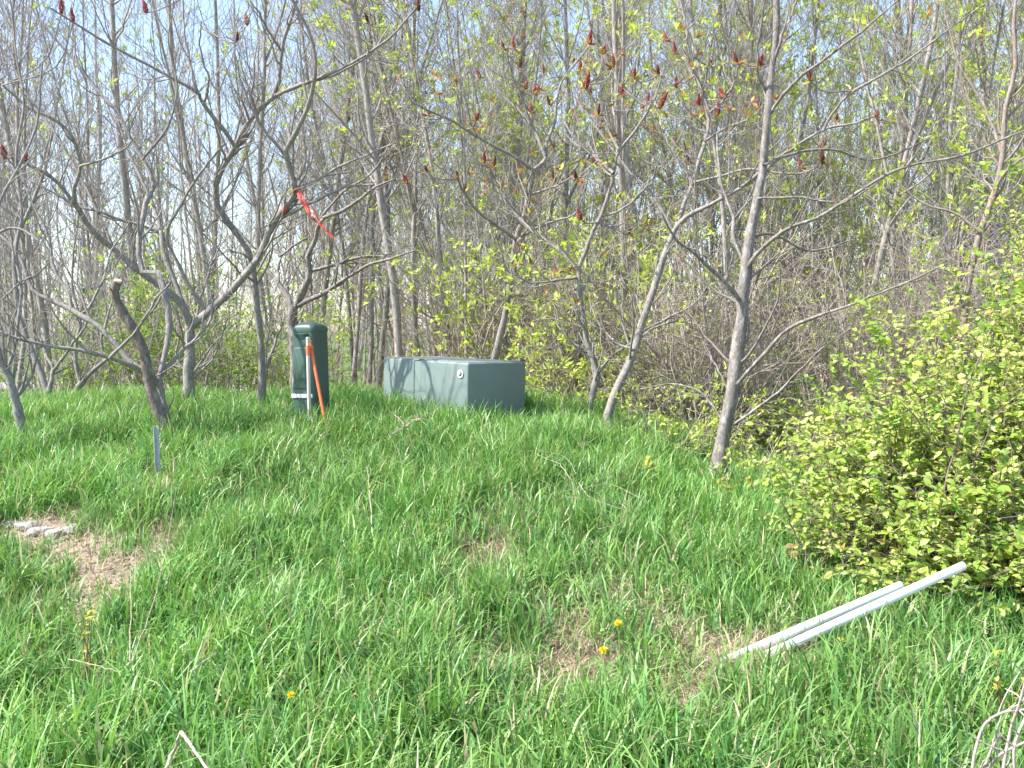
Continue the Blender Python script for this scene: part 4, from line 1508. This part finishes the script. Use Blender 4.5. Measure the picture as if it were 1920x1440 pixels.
def pedestal():
    d = 9.75
    x, y = PED_P
    g0 = float(gz(x, y))
    top = float(at(583, 604, d)[2])
    H = top - g0
    root = empty("utility_pedestal", (x, y, g0), R(-27))
    root.rotation_euler = (R(-1), R(-1.2), R(-27))
    tag(root, "tall dark green utility pedestal with a domed cap, behind the orange pole", "pedestal", "utility pedestal")
    # body: rounded square rings, tapering upward; dome on top
    def ring(z, hw, rad, n=9):
        pts = []
        for cx, cy, a0 in ((1, 1, 0), (-1, 1, 90), (-1, -1, 180), (1, -1, 270)):
            for k in range(n):
                a = R(a0 + 90 * k / (n - 1))
                pts.append(((hw - rad) * cx + rad * math.cos(a), (hw - rad) * cy + rad * math.sin(a), z))
        return pts

    def loft(rings, cap=True):
        bm = bmesh.new()
        prev = None
        first = None
        for rg in rings:
            vs = [bm.verts.new(p) for p in rg]
            if prev:
                m = len(vs)
                for i in range(m):
                    bm.faces.new((prev[i], prev[(i + 1) % m], vs[(i + 1) % m], vs[i]))
            else:
                first = vs
            prev = vs
        if cap:
            bm.faces.new(prev)
            bm.faces.new(first[::-1])
        bmesh.ops.recalc_face_normals(bm, faces=bm.faces)
        return bm
    zc = H - .085
    prof = [(-.05, .138), (.20, .138), (.202, .134), (.40, .133), (.7, .130), (zc - .03, .127), (zc, .126)]
    body = loft([ring(z, hw, .035) for z, hw in prof])
    # shallow scoop under the lid and a dented panel on the lit front face
    for v in body.verts:
        pass
    bm_obj("body", body, M_PED, root)
    cap_r = [(zc - .012, .131, .040), (zc + .012, .134, .045), (zc + .035, .131, .05), (zc + .056, .118, .06), (zc + .072, .090, .06), (zc + .082, .055, .045), (zc + .086, .02, .018)]
    bm_obj("cap", loft([ring(z, hw, rr) for z, hw, rr in cap_r]), M_PED, root)
    # lip of the cap with hand recess on the front (-y) face
    lip = bmesh.new()
    pr = bmesh.new()
    nseg = 14
    vs1, vs2, vs3 = [], [], []
    for k in range(nseg + 1):
        t = -1 + 2 * k / nseg
        dz = .034 * (1 - t * t)
        xx = .088 * t
        vs1.append(lip.verts.new((xx, -.128, zc - .035)))
        vs2.append(lip.verts.new((xx, -.146, zc - .028 - .006 * (1 - t * t))))
        vs3.append(lip.verts.new((xx, -.128, zc - .036 - dz * 1.6)))
    for k in range(nseg):
        lip.faces.new((vs1[k], vs1[k + 1], vs2[k + 1], vs2[k]))
        lip.faces.new((vs2[k], vs2[k + 1], vs3[k + 1], vs3[k]))
    bm_obj("hand_lip", lip, M_PED, root)
    panel = rbox(-.098, .098, -.1415, -.120, .40, zc - .16, .010, 3)
    bm_obj("front_panel", panel, M_PED, root)
    band = rbox(-.122, .122, -.1465, -.125, .315, .352, .004, 2)
    bm_obj("white_band", band, M_WHITE, root)
    sidep = rbox(-.156, -.128, -.09, -.045, .31, .52, .008, 2)
    bm_obj("side_bracket", sidep, M_WHITE, root)


pedestal()


def rod(name, label, cat, p0, p1, r, mat, square=False, group=None, seg=16, taper=1.0):
    p0, p1 = Vector(p0), Vector(p1)
    dv = p1 - p0
    L = dv.length
    root = empty(name, p0)
    tag(root, label, cat, group)
    return root, dv.to_track_quat('Z', 'X').to_euler(), L


def stakes():
    # pale wooden stake in front of the pedestal
    d = 9.2
    tp = at(577, 632, d)
    bt = at(581, 800, d)
    bt[2] = float(gz(bt[0], bt[1])) - .15
    dv = Vector(tp - bt)
    bm = rbox(-.019, .019, -.012, .012, 0, dv.length - .03, .003, 1)
    o = bm_obj("survey_stake", bm, M_WOODST, None, Vector(bt), dv.to_track_quat('Z', 'Y').to_euler())
    o.rotation_euler.z += R(30)
    tag(o, "pale upright survey stake standing in front of the dark green pedestal", "stake")
    cap = rbox(-.0205, .0205, -.0135, .0135, dv.length - .17, dv.length - .075, .003, 1)
    bm_obj("paint_band", cap, M_ORANGE, o)
    tpc = rbox(-.0195, .0195, -.0125, .0125, dv.length - .03, dv.length, .004, 1)
    bm_obj("stake_top", tpc, M_WOODST, o)
    # orange pole leaning on it
    tp = at(581, 640, 9.25)
    bt = at(616, 790, 9.05)
    bt[2] = float(gz(bt[0], bt[1])) + .02
    dv = Vector(tp - bt)
    L = dv.length
    bm = bmesh.new()
    cyl(bm, .0145, .0145, L * .78, Matrix.Translation((0, 0, L * .61)), 16)
    bmesh.ops.create_uvsphere(bm, u_segments=12, v_segments=8, radius=.0175, matrix=Matrix.Translation((0, 0, L)))
    o = bm_obj("marker_pole", bm, M_ORANGE, None, Vector(bt), dv.to_track_quat('Z', 'Y').to_euler())
    tag(o, "bright orange marker pole leaning against the stake by the pedestal", "marker pole")
    foot = bmesh.new()
    cyl(foot, .030, .019, L * .22, Matrix.Translation((0, 0, L * .11)), 16)
    bm_obj("worn_foot", foot, M_OCHRE, o)
    clip = bmesh.new()
    cyl(clip, .021, .021, .03, Matrix.Translation((0, 0, L * .93)), 16)
    bm_obj("collar", clip, M_ORANGE, o)
    # steel stake left
    tp = at(289, 798, 7.7)
    bt = at(294, 912, 7.7)
    g0 = float(gz(bt[0], bt[1]))
    bt[2] = g0 - .15
    dv = Vector(tp - bt)
    L = dv.length
    bm = bmesh.new()
    # angle-iron: two flat legs
    rbox(-.016, .016, -.0025, .0025, 0, L, .001, 1, bm)
    rbox(-.016, -.011, -.0025, .030, 0, L - .004, .001, 1, bm)
    o = bm_obj("steel_stake", bm, M_STEEL, None, Vector(bt), dv.to_track_quat('Z', 'Y').to_euler(), smooth=False)
    tag(o, "short grey steel angle stake standing in grass below the sawn-off sumac", "stake")


stakes()


def pipe(label, p0, p1, r):
    p0, p1 = Vector(p0), Vector(p1)
    dv = p1 - p0
    L = dv.length
    bm = bmesh.new()
    seg = 32
    t = .004
    rings = []
    for z, rr in ((0, r - t), (0, r), (L, r), (L, r - t)):
        rings.append([bm.verts.new((rr * math.cos(2 * math.pi * k / seg), rr * math.sin(2 * math.pi * k / seg), z)) for k in range(seg)])
    for a in range(3):
        for k in range(seg):
            bm.faces.new((rings[a][k], rings[a][(k + 1) % seg], rings[a + 1][(k + 1) % seg], rings[a + 1][k]))
    o = bm_obj("plastic_pipe", bm, M_PVC, None, p0, dv.to_track_quat('Z', 'Y').to_euler())
    tag(o, label, "pipe", "white pipes by the bush")
    b2 = bmesh.new()
    r2 = []
    for z, rr in ((.001, r - t), (L - .001, r - t)):
        r2.append([b2.verts.new((rr * math.cos(2 * math.pi * k / seg), rr * math.sin(2 * math.pi * k / seg), z)) for k in range(seg)])
    for k in range(seg):
        b2.faces.new((r2[0][(k + 1) % seg], r2[0][k], r2[1][k], r2[1][(k + 1) % seg]))
    bm_obj("bore", b2, M_INNER, o)
    return o


pA = at(1352, 1243, above(1352, 1243, .028))
pipe("shorter white plastic pipe lying behind the longer one, lower end in bare straw", pA, at(1688, 1098, 5.0), .0215)
pB = at(1437, 1229, above(1437, 1229, .045))
pipe("longer white plastic pipe slanting up from the grass to the bush", pB, at(1806, 1061, 4.95), .0215)


# red tape in the sumac
def tape():
    g = np.random.default_rng(2)
    d = 9.74
    pix = [(559, 360), (568, 378), (580, 396), (593, 412), (606, 426), (616, 438), (624, 446)]
    root = empty("marking_tape", at(559, 360, d))
    tag(root, "torn red marking tape trailing from a sumac branch above the pedestal", "tape")
    W = np.interp(np.linspace(0, 1, 28), [0, .25, .5, .7, 1], [.02, .042, .04, .026, .014])
    core = resample(np.array([at(a, b, d - .15 * i / 6) for i, (a, b) in enumerate(pix)]), 28)
    bm = bmesh.new()
    for s in range(4):
        off = (s - 1.5) / 2.2
        ph = g.uniform(0, 6)
        prev = None
        for i in range(28):
            c = core[i].copy()
            nrm = np.array([.8, .25, .55])
            c += nrm / np.linalg.norm(nrm) * W[i] * off * (.7 + .25 * math.sin(i * .5 + ph))
            c[1] += .012 * math.sin(i * .8 + ph)
            w = .008 + .003 * math.sin(i * 1.7 + ph)
            a = i * .22 + ph
            u = np.array([.75 * math.cos(a * .3), .4 * math.sin(a), .6])
            u = u / np.linalg.norm(u) * w
            va, vb = bm.verts.new(c - u), bm.verts.new(c + u)
            if prev and not (s in (1, 2) and i % 9 == 4):
                bm.faces.new((prev[0], va, vb, prev[1]))
            prev = (va, vb)
    me = D.meshes.new("tape_strip")
    bm.to_mesh(me)
    bm.free()
    me.materials.append(M_TAPE)
    link("tape_strip", me, root)
    # the knot round the limb
    k = Tubes()
    a = np.linspace(0, 2 * np.pi, 20)
    cpt = at(557, 358, 9.80)
    kp = np.stack([cpt[0] + .034 * np.cos(a), cpt[1] + .045 * np.sin(a), cpt[2] + .01 * np.sin(3 * a)], -1)
    k.add(kp, np.full(20, .008), 6, (.7, .07, .08))
    link("knot", k.mesh("knot", M_TAPE), root)


tape()

# red paint ring on the limb left of the tape
tb = Tubes()
q = resample(np.array([at(528, 398, 9.87), at(534, 391, 9.87), at(540, 384, 9.87)]), 6)
tb.add(q, np.array([.0285, .029, .0292, .029, .0288, .028]), 10, (.55, .12, .06))
pr = link("paint_mark", tb.mesh("paint_mark", paint_mat("orange_red_paint", (.50, .10, .05), .6, .4, 60)))
tag(pr, "small orange-red paint mark on the forked sumac's right limb", "paint mark")


# stones at the bare patch
def stones():
    g = np.random.default_rng(6)
    S = [(28, 990, .055, "pale grey stone at the far left end of the stone line by the bare patch"),
         (52, 993, .062, "grey stone second from the left end of the stone line by the bare patch"),
         (78, 1001, .058, "whitish flat stone in the middle of the stone line by the bare patch"),
         (101, 1004, .064, "broad pale stone right of the middle in the stone line by the bare patch"),
         (124, 1000, .05, "tan stone second from the right end of the stone line by the bare patch"),
         (141, 990, .042, "small upright stone at the right end of the stone line by the bare patch")]
    for px, py, s, lab in S:
        p = hit(px, py)
        bm = bmesh.new()
        bmesh.ops.create_icosphere(bm, subdivisions=3, radius=1)
        ph = g.uniform(0, 6, 6)
        for v in bm.verts:
            c = v.co
            k = 1 + .16 * math.sin(2.3 * c.x + ph[0]) + .13 * math.sin(3.1 * c.y + ph[1]) + .1 * math.sin(4 * c.z + ph[2] + 2 * c.x) + .05 * math.sin(9 * c.x + ph[3]) * math.sin(8 * c.y + ph[4])
            v.co = Vector((c.x * k * s * 1.45, c.y * k * s * .95, max(-.4, min(.55 + .12 * c.x, c.z * k)) * s * .8))
        o = bm_obj("stone", bm, M_STONE, None, (p[0], p[1], p[2] + s * .12), (0, 0, float(g.uniform(0, 6))))
        tag(o, lab, "stone", "stones along the bare patch")


stones()


def clods():
    g = np.random.default_rng(66)
    V, Fs = [], []
    bm = bmesh.new()
    bmesh.ops.create_icosphere(bm, subdivisions=2, radius=1)
    tv = np.array([v.co[:] for v in bm.verts])
    tf = np.array([[v.index for v in f.verts] for f in bm.faces])
    bm.free()
    b = 0
    C = []
    for p, rx, ry, s in THINW[:6]:
        for i in range(60):
            x, y = p[0] + g.normal() * rx * .55, p[1] + g.normal() * ry * .55
            r = .008 + .022 * g.random() ** 3
            v = tv * (1 + .22 * np.sin(tv[:, [1, 2, 0]] * 3 + g.uniform(0, 6, 3))) * r * np.array([g.uniform(.8, 1.5), g.uniform(.7, 1.1), .65])
            V.append(v + np.array([x, y, float(gz(x, y)) + r * .2]))
            Fs.append(tf + b)
            b += len(tv)
            C.append(np.tile(np.array([(.36, .29, .22), (.44, .36, .28), (.26, .20, .16)][int(g.integers(0, 3))]), (len(tv), 1)))
    o = link("soil_clods", np_mesh("soil_clods", np.concatenate(V), [np.concatenate(Fs)], M_STRAW, np.concatenate(C), smooth=True))
    tag(o, "dry crumbly clods of tan soil strewn over the bare patch", "soil", kind="stuff")


clods()


# dandelions
def dandelions():
    g = np.random.default_rng(9)
    L = [(1158, 1170, 5.75, .30, 1.0, "yellow dandelion in thin grass, the higher of the two close together"),
         (1131, 1220, 5.35, .26, 1.0, "yellow dandelion in thin grass, the lower and nearer of the two"),
         (546, 1304, 4.35, .2, .8, "lone half-open yellow dandelion low in thick grass below the pedestal")]
    for px, py, d, hh, s, lab in L:
        d = above(px, py, .24)
        e = at(px, py, d)
        g0 = float(gz(e[0], e[1]))
        root = empty("dandelion", (e[0], e[1], g0))
        tag(root, lab, "flower", "dandelions in the grass")
        tb = Tubes()
        tb.add(resample(np.array([[e[0] + .02, e[1] + .01, g0 - .01], [e[0] + .012, e[1], (g0 + e[2]) / 2], e]), 8), np.full(8, .0024), 6, (.30, .36, .12))
        link("stem", tb.mesh("stem", M_GRASS), root)
        lv = Leaves()
        n = 90
        a = g.uniform(0, 6.28, n)
        el = g.uniform(.05, 1.2, n)
        tilt = np.array([0, -.55, .83])
        ex = np.array([1, 0, 0])
        ey = np.cross(tilt, ex)
        dr = np.cos(el)[:, None] * (np.cos(a)[:, None] * ex + np.sin(a)[:, None] * ey) + np.sin(el)[:, None] * tilt
        Ln = g.uniform(.014, .024, n) * s
        lv.add(np.tile(e, (n, 1)), dr, np.tile(tilt, (n, 1)) + g.normal(size=(n, 3)) * .1, Ln, np.full(n, .0055 * s), np.array([(.85, .62, .02)]) * g.uniform(.85, 1.1, (n, 1)))
        link("flower_head", lv.mesh("flower_head", M_YELL), root)


dandelions()


# dry stalks standing or lying in the grass
def stalk(name, label, cat, lines, r=.004, col=(.50, .43, .34), group=None, seed=0):
    g = np.random.default_rng(seed)
    P = []
    for pix in lines:
        pts = np.array([at(q[0], q[1], min(q[2], above(q[0], q[1], .21))) for q in pix])
        P.append(resample(pts, 16, len(pix) > 3) + np.concatenate([np.zeros((1, 3)), g.normal(size=(15, 3)) * .0016]))
    P = np.array(P)
    root = P[0, 0]
    tb = Tubes()
    tb.add(P, np.linspace(r, r * .6, 16)[None] * np.ones((len(P), 1)), 6, col)
    o = D.objects.new(name, tb.mesh(name, M_TWIG))
    o.data.transform(Matrix.Translation(-Vector(root)))
    o.location = Vector(root)
    COL.objects.link(o)
    tag(o, label, cat, group)
    return o


DG = "dry dead stalks in the grass"
stalk("dry_stalk", "bent dead stalk forming an upside-down V at the bottom edge, left of centre", "stalk",
      [[(300, 1470, 3.14), (322, 1415, 3.12), (339, 1372, 3.1)], [(339, 1372, 3.1), (362, 1402, 3.05), (400, 1460, 3.0)]], .0065, (.50, .42, .33), DG, 1)
stalk("dry_stalk", "thin pale stalk lying flat across the grass below the bare patch", "stalk",
      [[(128, 1236, 4.75), (170, 1245, 4.74), (232, 1262, 4.7)]], .0026, (.42, .35, .26), DG, 2)
stalk("dry_stalk", "tall thin dead stem leaning right beside the bare patch", "stalk",
      [[(246, 1245, 4.8), (290, 1120, 5.2), (316, 1010, 5.4), (332, 912, 5.5)], [(243, 1240, 4.8), (246, 1150, 4.9), (244, 1060, 5.0)]], .003, (.36, .29, .22), DG, 3)
stalk("dry_stalk", "short dry stalk slanting up to the right below the leaning dead stem", "stalk",
      [[(356, 1262, 4.7), (380, 1242, 4.68), (407, 1223, 4.66)]], .004, (.5, .43, .34), DG, 4)
stalk("dry_stalk", "spray of bleached bent stems arching over the grass right of centre", "stalk",
      [[(1050, 922, 7.75), (1100, 914, 7.7), (1145, 908, 7.66), (1205, 936, 7.6)], [(1060, 930, 7.7), (1120, 940, 7.7), (1180, 958, 7.6)], [(1085, 905, 7.7), (1110, 935, 7.65), (1165, 945, 7.6), (1178, 972, 7.6)],
       [(1120, 992, 7.4), (1160, 985, 7.45), (1175, 970, 7.5)]], .0024, (.42, .36, .28), DG, 5)
stalk("dry_stalk", "pale arching cane curving down over the mound's crest left of the sumac pair", "stalk",
      [[(975, 845, 9.0), (1030, 848, 8.8), (1065, 862, 8.6), (1080, 890, 8.5)], [(1000, 850, 8.9), (1050, 870, 8.7), (1072, 900, 8.5)]], .0024, (.44, .38, .30), DG, 6)
stalk("dry_stalk", "long low dead cane arching through the grass right of the cabinet", "stalk",
      [[(985, 810, 9.4), (1040, 778, 9.5), (1075, 776, 9.5), (1110, 808, 9.3)], [(1100, 835, 9.0), (1140, 802, 9.1), (1190, 776, 9.2)]], .0024, (.42, .35, .27), DG, 7)
stalk("dry_stalk", "upright dead stem standing in the middle of the grass below the cabinet", "stalk",
      [[(699, 1000, 7.3), (694, 935, 7.35), (689, 876, 7.4)], [(694, 930, 7.35), (712, 885, 7.4), (725, 868, 7.4)]], .0035, (.50, .42, .34), DG, 8)


def seed_head():
    g = np.random.default_rng(12)
    c = at(760, 792, 8.6)
    root = empty("dead_weed", (c[0], c[1], float(gz(c[0], c[1]))))
    tag(root, "dried brown branching weed lying in the grass just below the cabinet", "weed", DG)
    tb = Tubes()
    lines = [[(735, 815, 8.5), (760, 800, 8.55), (792, 782, 8.6)], [(728, 770, 8.6), (745, 782, 8.6), (762, 800, 8.55)], [(762, 800, 8.55), (775, 788, 8.5), (788, 786, 8.45)]]
    P = np.array([resample(np.array([at(q[0], q[1], min(q[2], above(q[0], q[1], .25))) for q in l]), 12) for l in lines])
    tb.add(P, np.linspace(.006, .003, 12)[None] * np.ones((3, 1)), 5, (.45, .36, .28))
    L1, r1 = spawn(P, np.full((3, 12), .004), 34, .0, 1, (30, 80), (.03, .09), .6, 4, .2, .05, .003, .5, g)
    tb.add(L1, r1, 4, (.48, .38, .31))
    link("stem", tb.mesh("stem", M_TWIG), root)
    lv = Leaves()
    tip_leaves(lv, L1, .9, 3, (.012, .026), [(.50, .39, .32), (.42, .32, .26)], g=g)
    link("seed_head", lv.mesh("seed_head", M_STRAW), root)


seed_head()


# little leafy weeds poking out of the grass
def weed(label, px, py, d, h, cols, n, size, seed, cat="weed"):
    g = np.random.default_rng(seed)
    d = above(px, py, h * .8)
    e = at(px, py, d)
    g0 = float(gz(e[0], e[1]))
    root = empty("leafy_weed", (e[0], e[1], g0))
    tag(root, label, cat, "small leafy weeds in the grass")
    m = 5
    P = np.zeros((m, 6, 3))
    b = np.array([e[0], e[1], g0])
    dr = norm(np.concatenate([g.normal(size=(m, 2)) * .3, np.ones((m, 1))], 1))
    p = np.tile(b, (m, 1)) + g.normal(size=(m, 3)) * np.array([.015, .015, 0])
    P[:, 0] = p
    for i in range(1, 6):
        dr = norm(dr + g.normal(size=(m, 3)) * .1)
        p = p + dr * (h * g.uniform(.75, 1.1, m) / 5)[:, None]
        P[:, i] = p
    tb = Tubes()
    tb.add(P, np.linspace(.0035, .0018, 6)[None] * np.ones((m, 1)), 5, (.28, .18, .10))
    link("stem", tb.mesh("stem", M_TWIG), root)
    lv = Leaves()
    k = n
    idx = g.integers(0, m, k)
    j = g.integers(2, 6, k)
    pos = P[idx, j]
    dd = norm(g.normal(size=(k, 3)) * np.array([1, 1, .5]))
    L = g.uniform(size[0], size[1], k)
    c = np.array(cols)[g.integers(0, len(cols), k)] * g.uniform(.8, 1.2, (k, 1))
    lv.add(pos, dd, norm(np.array([-.2, -.4, 1]) + g.normal(size=(k, 3)) * .35), L, L * .55, c, LEAFO)
    link("leaves", lv.mesh("leaves", M_LEAF), root)


YG = [(.50, .48, .08), (.42, .44, .08), (.55, .46, .10)]
OR = [(.38, .27, .09), (.36, .20, .09), (.40, .36, .10), (.34, .38, .10)]
weed("yellowish leafy weed standing in tall grass below the bare patch", 160, 1180, 5.0, .34, YG, 46, (.016, .032), 1)
weed("rust-tinged little seedling in the grass left of the bush", 1325, 1000, 6.9, .22, OR, 14, (.025, .045), 2)
weed("yellow-tinged seedling in the grass nearest the bush's left tip", 1398, 985, 7.0, .20, OR + YG, 14, (.025, .045), 3)
weed("orange-brown young shoot at the lower left foot of the bush", 1510, 1030, 6.3, .26, OR, 20, (.03, .055), 4)
weed("orange-yellow weed near the right edge under the bush", 1885, 1250, 4.5, .34, OR + YG, 40, (.02, .04), 5)
weed("small yellow-green shoot in grass between pipes and right edge", 1600, 1190, 5.2, .18, YG, 14, (.02, .04), 6)
weed("yellow-leaved low shoot at the grass edge left of the pale-barked trunk", 1225, 870, 8.4, .30, YG, 24, (.04, .07), 7)
weed("pale yellow shoot right at the foot of the pale-barked trunk", 1365, 905, 7.8, .26, YG + OR, 26, (.04, .07), 8)
weed("yellow-green shoot between the pale-barked trunk and the bush", 1430, 905, 7.5, .30, YG, 30, (.04, .07), 9)


def bramble():
    g = np.random.default_rng(14)
    root = empty("dead_bramble", (1.62, 2.95, float(gz(1.62, 2.95))))
    tag(root, "bleached dead bramble canes at the bottom right corner, close to the viewer", "bramble")
    tb = Tubes()
    lines = [[(1822, 1470, 3.0), (1840, 1370, 3.0), (1880, 1336, 2.95), (1930, 1330, 2.9)],
             [(1880, 1470, 2.9), (1895, 1370, 2.9), (1912, 1320, 2.85), (1930, 1250, 2.8)],
             [(1905, 1470, 2.8), (1902, 1400, 2.8), (1925, 1340, 2.8)],
             [(1850, 1470, 3.05), (1870, 1420, 3.0), (1925, 1390, 2.95)],
             [(1838, 1470, 3.0), (1850, 1430, 3.0), (1862, 1400, 3.0), (1880, 1375, 3.0)]]
    P = []
    for l in lines:
        pts = np.array([at(*q) for q in l])
        b = pts[0].copy()
        b[0] += .03
        b[2] = gz(b[0], b[1]) - .03
        P.append(resample(np.vstack([b, pts]), 20))
    P = np.array(P)
    R0 = np.linspace(.0065, .004, 20)[None] * np.ones((len(P), 1))
    L1, r1 = spawn(P, R0, 9, .3, 1, (30, 70), (.05, .18), .6, 5, .2, 0, .003, .5, g)
    tb.add(P, R0, 7, (.44, .36, .33))
    tb.add(L1, r1, 5, (.46, .39, .36))
    link("cane", tb.mesh("cane", M_TWIG), root)


bramble()

# ------------------------------------------------------------------ light
SUN_EL = R(50)
sh = norm(np.array([-.97, -.23]))
sv = Vector((sh[0] * math.cos(SUN_EL), sh[1] * math.cos(SUN_EL), math.sin(SUN_EL)))
sun = D.lights.new("sun", 'SUN')
sun.energy = 4.5
sun.angle = R(.53)
sun.color = (1.0, .955, .89)
so = D.objects.new("sun", sun)
COL.objects.link(so)
so.location = (-8, -5, 12)
so.rotation_euler = (-sv).to_track_quat('-Z', 'Y').to_euler()

w = D.worlds.new("World")
scene.world = w
w.use_nodes = True
nt = w.node_tree
bg = nt.nodes["Background"]
sky = nt.nodes.new("ShaderNodeTexSky")
sky.sky_type = 'NISHITA'
sky.sun_disc = False
sky.sun_elevation = SUN_EL
sky.sun_rotation = math.atan2(sv.x, sv.y)
sky.air_density = 1.0
sky.dust_density = .8
sky.ozone_density = 1.2
nt.links.new(sky.outputs[0], bg.inputs[0])
bg.inputs[1].default_value = .15

scene.view_settings.view_transform = 'Standard'
scene.view_settings.look = 'None'
scene.view_settings.gamma = 1
scene.view_settings.exposure = 1.38
scene.cycles.max_bounces = 6
scene.cycles.diffuse_bounces = 3
scene.cycles.transmission_bounces = 4
print("objects", len(D.objects))
